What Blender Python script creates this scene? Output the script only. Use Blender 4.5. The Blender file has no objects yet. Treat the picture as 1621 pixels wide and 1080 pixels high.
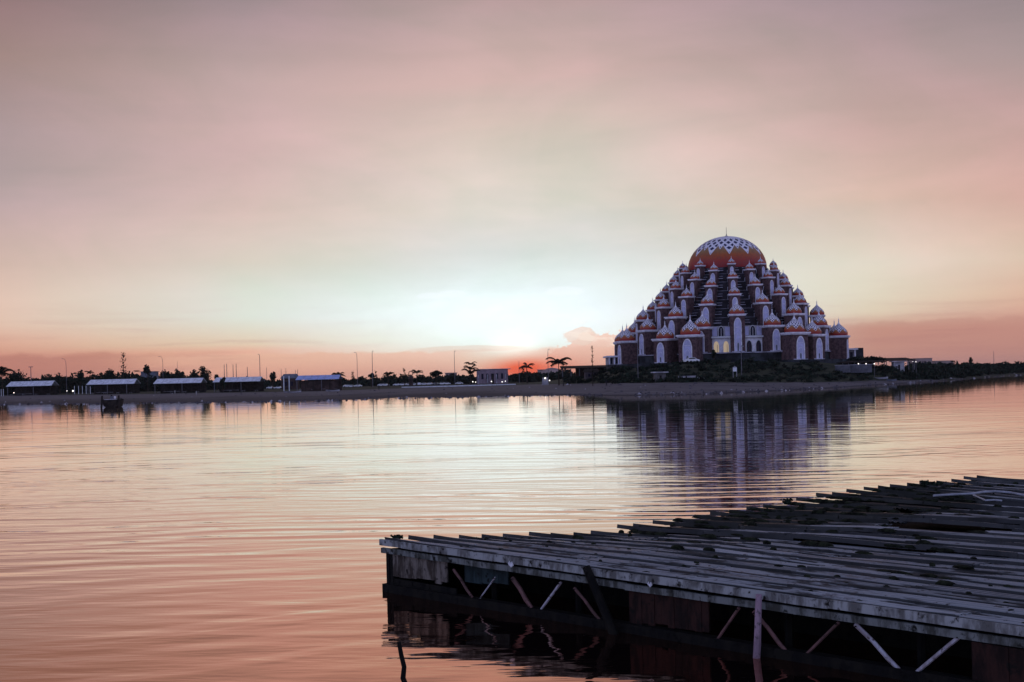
import bpy, math, random
from mathutils import Vector, Matrix, noise as mnoise
C = bpy.context.scene
COL = C.collection
random.seed(7)
PI = math.pi
# ------------------------------------------------------------------ camera
F, HC, ROLL = 2000.0, 4.5, math.atan(.0235)
VH = 56.5
cs, sn = math.cos(ROLL), math.sin(ROLL)
cam = bpy.data.cameras.new('camera'); camo = bpy.data.objects.new('camera', cam); COL.objects.link(camo)
camo.location = (0, 0, HC); camo.rotation_euler = (PI/2, ROLL, 0)
cam.sensor_width = 36; cam.lens = 36*F/1621
cam.shift_y = VH/1621; cam.shift_x = -1.3/1621
cam.clip_start = .5; cam.clip_end = 30000
C.camera = camo
def ray(px, py):
    dx, dy = px-810.5, py-540
    return (dx*cs-dy*sn)/F, (dx*sn+dy*cs-VH)/F
def at(px, py, D):
    k, m = ray(px, py); return Vector((k*D, D, HC-m*D))
def atz(px, py, z):
    k, m = ray(px, py); return at(px, py, (HC-z)/m)
def hor(px): return 596.5-.0235*(px-810.5)
C.view_settings.view_transform = 'Standard'; C.view_settings.look = 'None'
C.view_settings.exposure = 0; C.view_settings.gamma = 1
# ------------------------------------------------------------------ node expression helper
def lin(c):
    return tuple(((v/255)/12.92 if v/255 <= .04045 else ((v/255+.055)/1.055)**2.4) for v in c)
class X:
    def __init__(s, t, k): s.t, s.k = t, k
    def m(s, op, *o, clamp=False):
        n = s.t.nodes.new('ShaderNodeMath'); n.operation = op; n.use_clamp = clamp
        for i, v in enumerate((s,)+o):
            if isinstance(v, X): s.t.links.new(v.k, n.inputs[i])
            else: n.inputs[i].default_value = v
        return X(s.t, n.outputs[0])
    def __add__(s, o): return s.m('ADD', o)
    def __radd__(s, o): return s.m('ADD', o)
    def __sub__(s, o): return s.m('SUBTRACT', o)
    def __rsub__(s, o): return (s*-1).m('ADD', o)
    def __mul__(s, o): return s.m('MULTIPLY', o)
    def __rmul__(s, o): return s.m('MULTIPLY', o)
    def __truediv__(s, o): return s.m('DIVIDE', o)
    def frac(s): return s.m('FRACT')
    def abs(s): return s.m('ABSOLUTE')
    def lt(s, o): return s.m('LESS_THAN', o)
    def gt(s, o): return s.m('GREATER_THAN', o)
    def ss(s, a, b):
        n = s.t.nodes.new('ShaderNodeMapRange'); n.interpolation_type = 'SMOOTHSTEP'
        s.t.links.new(s.k, n.inputs['Value'])
        n.inputs['From Min'].default_value = a; n.inputs['From Max'].default_value = b
        n.inputs['To Min'].default_value = 0; n.inputs['To Max'].default_value = 1
        if a > b:
            n.inputs['From Min'].default_value = b; n.inputs['From Max'].default_value = a
            n.inputs['To Min'].default_value = 1; n.inputs['To Max'].default_value = 0
        return X(s.t, n.outputs[0])
    def exp(s): return s.m('EXPONENT')
def rgb(t, c):
    n = t.nodes.new('ShaderNodeRGB'); n.outputs[0].default_value = (*c[:3], 1); return X(t, n.outputs[0])
def mix(t, f, a, b, mode='MIX'):
    n = t.nodes.new('ShaderNodeMix'); n.data_type = 'RGBA'; n.blend_type = mode
    for v, i in ((f, 0), (a, 6), (b, 7)):
        if isinstance(v, X): t.links.new(v.k, n.inputs[i])
        elif i: n.inputs[i].default_value = (*v[:3], 1)
        else: n.inputs[0].default_value = v
    return X(t, n.outputs[2])
def ramp(t, f, stops):
    n = t.nodes.new('ShaderNodeValToRGB'); e = n.color_ramp.elements
    while len(e) < len(stops): e.new(.5)
    for i, (p, c) in enumerate(sorted(stops)):
        e[i].position = min(1, max(0, p)); e[i].color = (*c[:3], 1)
    t.links.new(f.k, n.inputs[0]); return X(t, n.outputs[0])
def comb(t, x, y, z=0.0):
    n = t.nodes.new('ShaderNodeCombineXYZ')
    for i, v in enumerate((x, y, z)):
        if isinstance(v, X): t.links.new(v.k, n.inputs[i])
        else: n.inputs[i].default_value = v
    return X(t, n.outputs[0])
def noise(t, vec, scale=1, detail=3, rough=.5, dist=0):
    n = t.nodes.new('ShaderNodeTexNoise'); t.links.new(vec.k, n.inputs['Vector'])
    n.inputs['Scale'].default_value = scale; n.inputs['Detail'].default_value = detail
    n.inputs['Roughness'].default_value = rough; n.inputs['Distortion'].default_value = dist
    return X(t, n.outputs[0])
def sep(t, sock):
    n = t.nodes.new('ShaderNodeSeparateXYZ'); t.links.new(sock, n.inputs[0])
    return [X(t, o) for o in n.outputs]
# ------------------------------------------------------------------ sky (world): dusk sky with low clouds
w = bpy.data.worlds.new('World'); C.world = w; w.use_nodes = True
t = w.node_tree; t.nodes.clear()
tc = t.nodes.new('ShaderNodeTexCoord')
dx, dy, dz = sep(t, tc.outputs['Generated'])
hyp = (dx*dx+dy*dy).m('SQRT').m('MAXIMUM', .001)
az = dx.m('ARCTAN2', dy)
U = az*2000.0; V = (dz/hyp)*2000.0
Va = V.m('MAXIMUM', 0.0)
big = noise(t, comb(t, U/1100.0, V/330.0, 3.1), 1, 4, .5, .4)
wisp = noise(t, comb(t, U/520.0+V/700.0, V/85.0-U/1300.0, 8.0), 1, 4, .55, .3)
fine = noise(t, comb(t, U/42.0, V/26.0, 1.0), 1, 4, .6)
Vw = V+((big-.5)*120.0+(wisp-.5)*70.0)*Va.ss(60, 330)
def column(h, st, top):
    s = [((h-y)/1400, lin(c)) for y, c in st]
    s += [(760/1400, lin(top[0])), (1000/1400, lin(top[1])), (1.0, lin((112, 104, 120)))]
    return ramp(t, Vw/1400.0, s)
TOP = ((146, 112, 106), (132, 104, 104))
c0 = column(615, [(615, (178, 118, 108)), (590, (192, 128, 114)), (566, (204, 143, 125)), (548, (220, 166, 144)), (520, (225, 190, 168)), (480, (222, 190, 172)), (420, (205, 178, 168)), (320, (178, 161, 162)), (220, (165, 149, 150)), (120, (150, 130, 122)), (20, (138, 113, 113)), (-40, (126, 102, 104))], ((116, 84, 84), (104, 78, 82)))
c1 = column(606, [(606, (224, 162, 142)), (572, (230, 172, 148)), (556, (230, 180, 154)), (546, (226, 204, 176)), (505, (221, 226, 214)), (470, (223, 226, 214)), (420, (221, 212, 198)), (320, (210, 190, 182)), (220, (203, 178, 176)), (120, (188, 167, 164)), (20, (160, 144, 146)), (-40, (148, 132, 134))], TOP)
c2 = column(597, [(597, (226, 196, 170)), (570, (222, 216, 192)), (545, (228, 238, 230)), (500, (230, 239, 243)), (460, (222, 233, 233)), (420, (215, 225, 221)), (320, (218, 217, 204)), (220, (214, 203, 190)), (120, (208, 182, 175)), (20, (186, 165, 162)), (-40, (170, 148, 146))], TOP)
c3 = column(584, [(582, (192, 142, 130)), (525, (204, 152, 134)), (500, (222, 203, 180)), (470, (225, 214, 194)), (420, (224, 215, 199)), (320, (212, 190, 173)), (220, (205, 175, 168)), (120, (183, 161, 158)), (20, (158, 144, 147)), (-40, (148, 134, 138))], TOP)
c4 = column(577, [(577, (184, 134, 124)), (525, (200, 146, 132)), (495, (214, 164, 147)), (470, (222, 180, 158)), (420, (222, 195, 175)), (320, (210, 173, 162)), (220, (194, 165, 158)), (120, (165, 151, 148)), (20, (146, 135, 138)), (-40, (138, 128, 132))], TOP)
def lerpx(a, b): return (U*(1/(b-a))-(a/(b-a))).m('MAXIMUM', 0.0).m('MINIMUM', 1.0)
s = mix(t, lerpx(-820, -410), c0, c1)
s = mix(t, lerpx(-410, -60), s, c2)
s = mix(t, lerpx(120, 560), s, c3)
s = mix(t, lerpx(560, 800), s, c4)
# soft brightness wisps
mot = noise(t, comb(t, U/300.0-V/900.0, V/150.0+U/900.0, 21.0), 1, 5, .55, .5)
k = ((wisp-.5)*.42+(big-.5)*.26+(mot-.5)*.46)*Va.ss(40, 260)+1.02
s = mix(t, 1.0, s, comb(t, k, k*.8+.2*1.02-(mot-.5)*.16, k*.8+.2*1.02-(big-.5)*.12), 'MULTIPLY')
tp = Va.ss(120, 260)
s = mix(t, tp, s, mix(t, 1.0, s, (1.015, .965, .99), 'MULTIPLY'))
# pale salmon bank under the glow, open round the low sun
edge = V+(fine-.5)*16.0
gap = (((U+10.0)/62.0).m('POWER', 2)*-1.0).exp()
bank = edge.ss(47, 41)*U.ss(-700, -420)*U.ss(520, 300)*(1.0-gap*.85)
s = mix(t, bank*.9, s, mix(t, V.ss(0, 50), lin((226, 164, 142)), lin((232, 184, 158))))
# streak of grey cloud above the bank
st = (((U+70.0)/95.0).m('POWER', 2)+((V-46.0+(fine-.5)*5.0)/5.5).m('POWER', 2)).ss(1.2, .5)
s = mix(t, st*.55, s, lin((222, 190, 168)))
# fluffy clump right of the sun
def blob(cx, cy, rx, ry, e=.55, q=0.0):
    d = ((U-cx)/rx).m('POWER', 2)+((V-cy)/ry).m('POWER', 2)+(fine-.5)*e*3+(wisp-.5)*q
    return d
cl = blob(160, 22, 92, 48, .8).ss(1.05, .92)
s = mix(t, cl*.92, s, mix(t, V.ss(0, 75), lin((220, 160, 138)), lin((236, 190, 166))))
cl = blob(108, 62, 26, 14, .8).ss(1.05, .85)
s = mix(t, cl*.8, s, lin((228, 196, 176)))
# faint cumulus inside the glow
for cx, cy, rx, ry in ((86, 132, 32, 9), (-92, 133, 24, 7), (-128, 130, 22, 6)):
    hb = blob(cx, cy, rx, ry, .5).ss(1.1, .7)*(V-(cy-ry*.6)).ss(-3, 3)
    s = mix(t, hb*.5, s, lin((236, 243, 246)))
# cauliflower bank on the right and duller bank on the left
rb = (V+(fine-.5)*20.0+(noise(t, comb(t, U/150.0, 2.0, 0.0), 1, 2)-.5)*30.0).ss(74, 66)*U.ss(470, 540)
s = mix(t, rb*.42*V.ss(-10, 60), s, lin((184, 132, 122)))
st2 = noise(t, comb(t, U/260.0, V/17.0, 44.0), 1, 4, .55, .2).ss(.48, .68)*Va.ss(150, 40)*U.abs().ss(120, 420)
s = mix(t, st2*.28, s, lin((182, 128, 122)))
cf = noise(t, comb(t, U/70.0, V/34.0, 51.0), 1, 5, .6, .3).ss(.54, .62)*(((V-62.0)/26.0).m('POWER', 2)*-1.0).exp()*U.ss(60, 120)*U.ss(330, 200)
s = mix(t, cf*.55, s, lin((246, 226, 208)))
lb = (V+(fine-.5)*14.0+(noise(t, comb(t, U/120.0, 5.0, 0.0), 1, 2)-.5)*30.0).ss(52, 44)*U.ss(-480, -640)
s = mix(t, lb*.5, s, lin((178, 118, 106)))
# brightest glow
g = ((((U+10.0)/255.0).m('POWER', 2)*-1.0-((V-96.0)/66.0).m('POWER', 2)).exp()*.24)*((fine-.5)*.7+(wisp-.5)*1.2+1.0)
s = mix(t, 1.0, s, comb(t, g*.85, g, g*1.1), 'ADD')
sp1 = ((((U-4.0)/34.0).m('POWER', 2)+((V-50.0)/17.0).m('POWER', 2))*-1.0).exp()*.25
s = mix(t, 1.0, s, comb(t, sp1, sp1*.9, sp1*.8), 'ADD')
sp2 = ((((U-18.0)/62.0).m('POWER', 2)+((V-11.0)/19.0).m('POWER', 2))*-1.0).exp()
s = mix(t, (sp2*1.1).m('MINIMUM', 1.0), s, lin((246, 104, 62)))
# side and back of the sky: cool dusk blue
back = ramp(t, (dz/hyp).m('ARCTANGENT')/1.5708, [(0, lin((196, 192, 230))), (.12, tuple(1.18*v for v in lin((178, 190, 240)))), (.5, tuple(1.18*v for v in lin((156, 178, 240)))), (1, lin((128, 138, 192)))])
s = mix(t, az.abs().ss(.55, 1.7), s, back)
s = mix(t, (dz/hyp).ss(.42, 1.1), s, lin((98, 98, 126)))
s = mix(t, V.ss(-2, -60), s, lin((60, 55, 60)))
bg = t.nodes.new('ShaderNodeBackground'); t.links.new(s.k, bg.inputs[0]); bg.inputs[1].default_value = 1.0
wo = t.nodes.new('ShaderNodeOutputWorld'); t.links.new(bg.outputs[0], wo.inputs[0])
# ------------------------------------------------------------------ sun, veiled and low over the far shore
sl = bpy.data.lights.new('sun', 'SUN'); so = bpy.data.objects.new('sun', sl); COL.objects.link(so)
sl.energy = .06; sl.angle = math.radians(100); sl.color = (1, .80, .66)
SEL, SAZ = math.radians(2.6), math.radians(-.3)
sd = Vector((math.sin(SAZ)*math.cos(SEL), math.cos(SAZ)*math.cos(SEL), math.sin(SEL)))
so.rotation_euler = sd.to_track_quat('Z', 'Y').to_euler()
# ------------------------------------------------------------------ materials
MATS = {}
def mat(name, col, rough=.8, var=.25, scale=1.0, emis=0, metal=0, stretch=(1, 1, 1), col2=None, bump=0, spec=.15):
    if name in MATS: return MATS[name]
    m = bpy.data.materials.new(name); m.use_nodes = True; t = m.node_tree
    p = t.nodes['Principled BSDF']; MATS[name] = m
    tc = t.nodes.new('ShaderNodeTexCoord')
    mp = t.nodes.new('ShaderNodeMapping'); t.links.new(tc.outputs['Object'], mp.inputs[0]); mp.inputs['Scale'].default_value = stretch
    n = noise(t, X(t, mp.outputs[0]), scale, 5, .62)
    c2 = col2 or tuple(max(0, v*(1-var*1.6)) for v in col); c1 = col if col2 else tuple(v*(1+var*.5) for v in col)
    cc = mix(t, n.ss(.36, .64), c2, c1)
    t.links.new(cc.k, p.inputs['Base Color']); p.inputs['Roughness'].default_value = rough
    p.inputs['Metallic'].default_value = metal; p.inputs['Specular IOR Level'].default_value = spec
    if bump:
        b = t.nodes.new('ShaderNodeBump'); b.inputs['Strength'].default_value = bump; b.inputs['Distance'].default_value = .02
        t.links.new(n.k, b.inputs['Height']); t.links.new(b.outputs[0], p.inputs['Normal'])
    if emis:
        p.inputs['Emission Color'].default_value = (*col, 1); p.inputs['Emission Strength'].default_value = emis
    return m
brick = mat('brick', (.125, .074, .076), .85, .3, 1.2)
niche_m = mat('pale_panel', (.54, .53, .76), .6, .12, .6)
trim = mat('white_trim', (.80, .77, .84), .6, .15, .8)
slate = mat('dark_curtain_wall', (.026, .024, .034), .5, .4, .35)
ledge = mat('ledge', (.50, .48, .58), .6, .3, .5)
podm = mat('podium_wall', (.040, .044, .050), .85, .4, .3)
glassd = mat('dark_glass', (.012, .012, .03), .25, .2, 1)
litwin = mat('lit_window', (1.0, .74, .42), .5, .05, 1, emis=.22)
white = mat('white_paint', (.72, .72, .76), .5, .1, 1)
offw = mat('offwhite_concrete', (.42, .40, .44), .8, .25, .5)
roofw = mat('pale_roof', (.78, .80, .86), .55, .15, .6)
roofb = mat('blue_roof', (.42, .52, .86), .5, .15, .6)
darkwood = mat('dark_wood', (.035, .028, .024), .9, .4, 1)
steel = mat('galvanised_pole', (.16, .15, .17), .5, .2, 1)
bark = mat('bark', (.05, .035, .025), .95, .3, 2)
leaf = mat('leaf', (.016, .027, .016), .8, .55, .7)
leafp = mat('palm_leaf', (.022, .026, .014), .7, .4, .7)
lampglow = mat('lamp_glow', (1, .93, .84), .4, 0, 1, emis=2)
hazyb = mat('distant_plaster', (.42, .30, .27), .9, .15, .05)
brownwall = mat('brown_wall', (.07, .045, .04), .9, .3, .5)
greyblue = mat('greyblue_wall', (.16, .17, .21), .9, .2, .5)
tyre = mat('tyre', (.012, .012, .012), .9, .2, 3)
carglass = mat('car_glass', (.02, .022, .028), .15, .1, 3, spec=.6)
def dome_mat(name, n, m_, q, v0, a, short=0, top=.93, ex=.27, sh=0.0):
    m = bpy.data.materials.new(name); m.use_nodes = True; t = m.node_tree; p = t.nodes['Principled BSDF']
    uvn = t.nodes.new('ShaderNodeUVMap'); u, v, _ = sep(t, uvn.outputs[0])
    tri = ((u*float(n)).frac()-.5).abs()*2.0
    if short:
        tr2 = ((u*float(n)+.5).frac()-.5).abs()*2.0
        vb = (tri*a+v0).m('MINIMUM', tr2*a+v0+short)
    else: vb = tri*a+v0
    inside = (v-vb).gt(0.0)
    pa = (((u*float(n*m_)+v*float(q)).frac()-.5).abs()).lt(ex)
    pb = (((u*float(n*m_)-v*float(q)).frac()-.5).abs()).lt(ex)
    hole = pa*pb*(v-vb).gt(.035)*v.lt(top)
    base = ramp(t, v-sh, [(0, (.34, .022, .022)), (.10, (.38, .035, .022)), (.24, (.42, .10, .028)), (.36, (.36, .19, .075)), (.5, (.30, .25, .20)), (1, (.38, .36, .42))])
    tc = t.nodes.new('ShaderNodeTexCoord')
    d = noise(t, X(t, tc.outputs['Object']), 1.1, 4)
    base = mix(t, d.ss(.35, .7)*.35, base, (.12, .06, .05))
    c = mix(t, inside, base, (.80, .77, .84)); c = mix(t, hole, c, (.02, .018, .07))
    t.links.new(c.k, p.inputs['Base Color']); p.inputs['Roughness'].default_value = .5; p.inputs['Specular IOR Level'].default_value = .3
    return m
domem = dome_mat('patterned_dome_tiles', 7, 2, 5.0, .20, .26, top=.80, ex=.31)
mainm = dome_mat('patterned_main_dome', 12, 2, 7.0, .48, .34, short=.13, top=.90, ex=.30, sh=.23)
# ------------------------------------------------------------------ mesh helpers
class MB:
    def __init__(s): s.v = []; s.f = []; s.mi = []; s.uv = {}; s.m = []
    def slot(s, m):
        if m not in s.m: s.m.append(m)
        return s.m.index(m)
    def add(s, vs, fs, m, uvs=None):
        b = len(s.v); i = s.slot(m); s.v += [tuple(v) for v in vs]
        for fi, f in enumerate(fs):
            if uvs: s.uv[len(s.f)] = uvs[fi]
            s.f.append(tuple(b+j for j in f)); s.mi.append(i)
    def box(s, c, d, m, rz=0, M=None):
        c = Vector(c); R = Matrix.Rotation(rz, 4, 'Z')
        vs = []
        for z in (-.5, .5):
            for x, y in ((-.5, -.5), (.5, -.5), (.5, .5), (-.5, .5)):
                v = c+R @ Vector((x*d[0], y*d[1], z*d[2])); vs.append(M @ v if M else v)
        s.add(vs, [(0, 3, 2, 1), (4, 5, 6, 7), (0, 1, 5, 4), (1, 2, 6, 5), (2, 3, 7, 6), (3, 0, 4, 7)], m)
    def bar(s, a, b, w_, h_, m):
        a = Vector(a); b = Vector(b); d = (b-a).normalized()
        up = Vector((0, 0, 1)) if abs(d.z) < .95 else Vector((0, 1, 0))
        x = d.cross(up).normalized(); z = x.cross(d)
        vs = [p+x*(i*w_/2)+z*(j*h_/2) for p in (a, b) for i, j in ((-1, -1), (1, -1), (1, 1), (-1, 1))]
        s.add(vs, [(3, 2, 1, 0), (4, 5, 6, 7), (0, 1, 5, 4), (1, 2, 6, 5), (2, 3, 7, 6), (3, 0, 4, 7)], m)
    def tube(s, pts, rad, m, n=6):
        pts = [Vector(p) for p in pts]; rings = []
        for i, p in enumerate(pts):
            d = (pts[min(i+1, len(pts)-1)]-pts[max(i-1, 0)]).normalized()
            up = Vector((0, 0, 1)) if abs(d.z) < .9 else Vector((0, 1, 0))
            x = d.cross(up).normalized(); y = x.cross(d)
            r = rad[i] if isinstance(rad, (list, tuple)) else rad
            rings += [p+(x*math.cos(2*PI*j/n)+y*math.sin(2*PI*j/n))*r for j in range(n)]
        fs = [(i*n+j, i*n+(j+1) % n, (i+1)*n+(j+1) % n, (i+1)*n+j) for i in range(len(pts)-1) for j in range(n)]
        fs += [tuple(range(n))[::-1], tuple((len(pts)-1)*n+j for j in range(n))]
        s.add(rings, fs, m)
    def lathe(s, prof, m, n=24, c=(0, 0, 0), uv=False, close=False):
        c = Vector(c); vs = []; K = len(prof)
        for r, z in prof:
            vs += [c+Vector((r*math.cos(2*PI*j/n), r*math.sin(2*PI*j/n), z)) for j in range(n)]
        fs = []; uvs = []; z0 = prof[0][1]; H = prof[-1][1]-z0
        for i in range(K-1):
            for j in range(n):
                fs.append((i*n+j, i*n+(j+1) % n, (i+1)*n+(j+1) % n, (i+1)*n+j))
                a, b = (prof[i][1]-z0)/H, (prof[i+1][1]-z0)/H
                uvs.append(((j/n, a), ((j+1)/n, a), ((j+1)/n, b), (j/n, b)))
        if close:
            fs.append(tuple(range(n))[::-1]); uvs.append([(0, 0)]*n)
            fs.append(tuple((K-1)*n+j for j in range(n))); uvs.append([(0, 1)]*n)
        s.add(vs, fs, m, uvs if uv else None)
    def build(s, name, parent=None, smooth=False):
        me = bpy.data.meshes.new(name); me.from_pydata(s.v, [], s.f)
        for m in s.m: me.materials.append(m)
        for p, i in zip(me.polygons, s.mi): p.material_index = i; p.use_smooth = smooth
        if s.uv:
            l = me.uv_layers.new(name='UVMap')
            for p in me.polygons:
                q = s.uv.get(p.index)
                if q:
                    for li, c in zip(p.loop_indices, q): l.data[li].uv = c
        me.update()
        o = bpy.data.objects.new(name, me); COL.objects.link(o)
        if parent: o.parent = parent
        return o
def tag(o, label=None, cat=None, group=None, kind=None):
    if label: o['label'] = label
    if cat: o['category'] = cat
    if group: o['group'] = group
    if kind: o['kind'] = kind
    return o
def thing(name, loc, label, cat, group=None, rz=0):
    o = bpy.data.objects.new(name, None); COL.objects.link(o); o.location = loc; o.rotation_euler = (0, 0, rz)
    return tag(o, label, cat, group)
def dup(root, loc, rz=0, label=None, group=None, sc=None):
    def cp(o, par):
        c = o.copy(); COL.objects.link(c)
        if par: c.parent = par
        for ch in list(o.children): cp(ch, c)
        return c
    r = cp(root, None); r.location = loc; r.rotation_euler = (0, 0, rz)
    if sc: r.scale = sc
    if label: r['label'] = label
    if group: r['group'] = group
    return r
# ------------------------------------------------------------------ terrain
#        px   shoreY  Db   ybeach  Dp   zp
TT = [(-700, 652, 760, 640, 860, 1.2), (0, 641, 690, 627, 790, .9), (200, 639.5, 600, 625, 720, .9), (500, 635.5, 515, 620, 640, .8), (700, 629.8, 585, 613, 690, .9), (850, 627, 560, 609, 680, 1.0),
      (910, 626, 430, 608, 500, 3.0), (980, 626.5, 320, 607, 375, 6.0), (1100, 624.5, 300, 607, 360, 7.2), (1200, 620, 302, 607, 362, 7.2), (1300, 615.5, 325, 606.5, 372, 6.8),
      (1400, 609, 362, 603.5, 388, 4.3), (1468, 605, 396, 601, 430, 3.3), (1621, 594, 575, 590.5, 620, 2.9), (1900, 589, 780, 585, 850, 3.0), (2600, 575, 1200, 573, 1400, 3)]
TK = []
for px, ys, Db, yb, Dp, zp in TT:
    k, m = ray(px, ys); k2, m2 = ray(px, yb); TK.append((k, HC/m if m > 0 else 2000, Db, max(.4, HC-m2*Db), Dp, zp))
def prof(k):
    if k <= TK[0][0]: return TK[0]
    for a, b in zip(TK, TK[1:]):
        if k <= b[0]:
            f = (k-a[0])/(b[0]-a[0]); f = f*f*(3-2*f)*.5+f*.5
            return tuple(p+(q-p)*f for p, q in zip(a, b))
    return TK[-1]
def Dg(px, py):
    """distance at which the view line through a pixel meets the ground"""
    k, m = ray(px, py); D = prof(k)[1]*.98
    while D < 2500:
        if ground(k*D, D) > HC-m*D: return D
        D += 2
    return D
def ground(x, y):
    k = x/y; _, Ds, Db, zb, Dp, zp = prof(k)
    Ds += 5*mnoise.noise(Vector((x*.045, 3, 0)))+2.0*mnoise.noise(Vector((x*.19, 9, 0)))
    n = mnoise.noise(Vector((x*.05, y*.05, 1)))
    if y < Ds: return -.02-(Ds-y)*.05
    if y < Db: return -.02+(zb+.02)*((y-Ds)/(Db-Ds))**.8+.12*n*min(1, (y-Ds)/12)
    if y < Dp:
        f = (y-Db)/(Dp-Db); return zb+(zp-zb)*(f*f*(3-2*f))+.12*n
    return zp+.12*n
ks = [-1.1+.012*i for i in range(int(2.3/.012))]
def build_ground():
    v = []; f = []; at_ = []
    rows = []
    for k in ks:
        _, Ds, Db, zb, Dp, zp = prof(k)
        base = [Ds-20, Ds-8]+[Ds-6+i*1.2 for i in range(12)]+[Ds+8.4+(Db-Ds-8.4)*i/9 for i in range(1, 10)]+[Db+(Dp-Db)*i/8 for i in range(1, 9)]+[Dp+d for d in (15, 35, 60, 90, 130, 200, 300, 500, 900, 1600, 3000, 6000)]
        rows.append((k, base, Db))
    nb = len(rows[0][1])
    for k, base, Db in rows:
        for D in base:
            x = k*D; v.append((x, D, ground(x, D))); at_.append(1/(1+math.exp(-(D-Db-3)/4)) if k < .30 else min(1, 1/(1+math.exp(-(D-Db-3)/4))+(k-.30)*14))
    for i in range(len(ks)-1):
        for j in range(nb-1): f.append((i*nb+j, (i+1)*nb+j, (i+1)*nb+j+1, i*nb+j+1))
    me = bpy.data.meshes.new('ground'); me.from_pydata(v, [], f)
    a = me.attributes.new('grass', 'FLOAT', 'POINT')
    for i, q in enumerate(at_): a.data[i].value = q
    for p in me.polygons: p.use_smooth = True
    m = bpy.data.materials.new('sand_and_grass'); m.use_nodes = True; t = m.node_tree; p = t.nodes['Principled BSDF']
    an = t.nodes.new('ShaderNodeAttribute'); an.attribute_name = 'grass'; g = X(t, an.outputs['Fac'])
    ge = t.nodes.new('ShaderNodeNewGeometry'); x, y, z = sep(t, ge.outputs['Position'])
    n1 = noise(t, comb(t, x*.25, y*.1, z*1.0), 1, 5, .6); n2 = noise(t, comb(t, x*.05, y*.35, 0.0), 1, 4); n3 = noise(t, comb(t, x*1.1, y*.8, z), 1, 3)
    sand = mix(t, n2.ss(.4, .6), (.10, .092, .095), (.16, .148, .15)); sand = mix(t, n1.ss(.52, .7)*.7, sand, (.075, .065, .07))
    sand = mix(t, z.ss(.30, .05), sand, (.05, .045, .05))
    gr = mix(t, n1.ss(.35, .65), (.020, .028, .016), (.05, .055, .03)); gr = mix(t, n3.ss(.6, .75)*.5, gr, (.10, .09, .07))
    c = mix(t, (g+(n1-.5)*.7).ss(.35, .65), sand, gr)
    t.links.new(c.k, p.inputs['Base Color']); p.inputs['Roughness'].default_value = .9; p.inputs['Specular IOR Level'].default_value = .15
    me.materials.append(m); o = bpy.data.objects.new('ground', me); COL.objects.link(o); tag(o, kind='structure')
build_ground()
# ------------------------------------------------------------------ water
def build_water():
    mb = MB(); m = bpy.data.materials.new('calm_sea_water'); m.use_nodes = True; t = m.node_tree; t.nodes.clear()
    out = t.nodes.new('ShaderNodeOutputMaterial')
    ge = t.nodes.new('ShaderNodeNewGeometry'); x, y, z = sep(t, ge.outputs['Position'])
    wx = noise(t, comb(t, x*.045, y*.045, 4.0), 1, 2)
    yy = y+wx*9.0+noise(t, comb(t, x*.016, y*.012, 14.0), 1, 2)*34.0
    # long swells (crests nearly across the view), medium and fine ripples
    a = noise(t, comb(t, x*.07+yy*.02, yy*.42-x*.055, 0.0), 1, 2.5, .55, .3)
    b = noise(t, comb(t, x*.30-y*.05, y*1.25+x*.10, 5.0), 1, 3, .55, .2)
    c = noise(t, comb(t, x*1.1, y*3.4+x*.3, 9.0), 1, 2, .5)
    amp = noise(t, comb(t, x*.02, y*.02, 2.0), 1, 2).ss(.3, .7)*.8+.5
    far = y.ss(150, 35)*.7+.3
    ph = noise(t, comb(t, x*.05, y*.10, 6.0), 1, 3, .5)*9.0
    pat = noise(t, comb(t, x*.06, y*.16, 12.0), 1, 3).ss(.38, .66)
    s1 = (yy*3.9-x*.62+ph).m('SINE'); s2 = (y*6.3+x*.5-ph*1.3).m('SINE')
    e = noise(t, comb(t, x*.035+y*.02, y*.10-x*.012, 31.0), 1, 2, .5, .4)
    f_ = noise(t, comb(t, x*.09-y*.03, y*.26+x*.02, 37.0), 1, 2.5, .5, .3)
    near = y.ss(110, 30)
    hgt = a*(y.ss(240, 50)*.88+.12)*WA+((b*WB)*amp+(c*WC)*amp)*near+e*.020*y.ss(20, 90)+f_*.011*y.ss(15, 60)*(y.ss(420, 120)*.7+.3)+(s1*WS+s2*(WS*.45))*pat*(y.ss(160, 40)*.97+.03)
    bp = t.nodes.new('ShaderNodeBump'); bp.inputs['Strength'].default_value = 1; bp.inputs['Distance'].default_value = 1
    t.links.new(hgt.k, bp.inputs['Height'])
    gl = t.nodes.new('ShaderNodeBsdfGlossy'); gl.inputs['Roughness'].default_value = .035
    gl.inputs['Color'].default_value = (1.0, .90, .82, 1)
    t.links.new(bp.outputs[0], gl.inputs['Normal'])
    df = t.nodes.new('ShaderNodeBsdfDiffuse'); df.inputs['Color'].default_value = (.014, .009, .009, 1)
    fr = t.nodes.new('ShaderNodeFresnel'); fr.inputs['IOR'].default_value = 1.34; t.links.new(bp.outputs[0], fr.inputs['Normal'])
    fac = X(t, fr.outputs[0]).m('POWER', .30, clamp=True)
    gt = mix(t, X(t, fr.outputs[0]).ss(.18, .75), (1.0, .60, .44), (1.0, .965, .915)); t.links.new(gt.k, gl.inputs['Color'])
    ms = t.nodes.new('ShaderNodeMixShader'); t.links.new(fac.k, ms.inputs[0]); t.links.new(df.outputs[0], ms.inputs[1]); t.links.new(gl.outputs[0], ms.inputs[2])
    t.links.new(ms.outputs[0], out.inputs[0])
    ys_ = [-60, 0, 40, 120, 400, 1500, 9000]
    for y0, y1 in zip(ys_, ys_[1:]):
        b_ = len(mb.v); mb.add([(-9000, y0, 0), (9000, y0, 0), (9000, y1, 0), (-9000, y1, 0)], [(0, 1, 2, 3)], m)
    tag(mb.build('sea_water'), kind='structure')
HAZE = .00003
WA, WB, WC, WS = .040, .024, .0038, .0064
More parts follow.
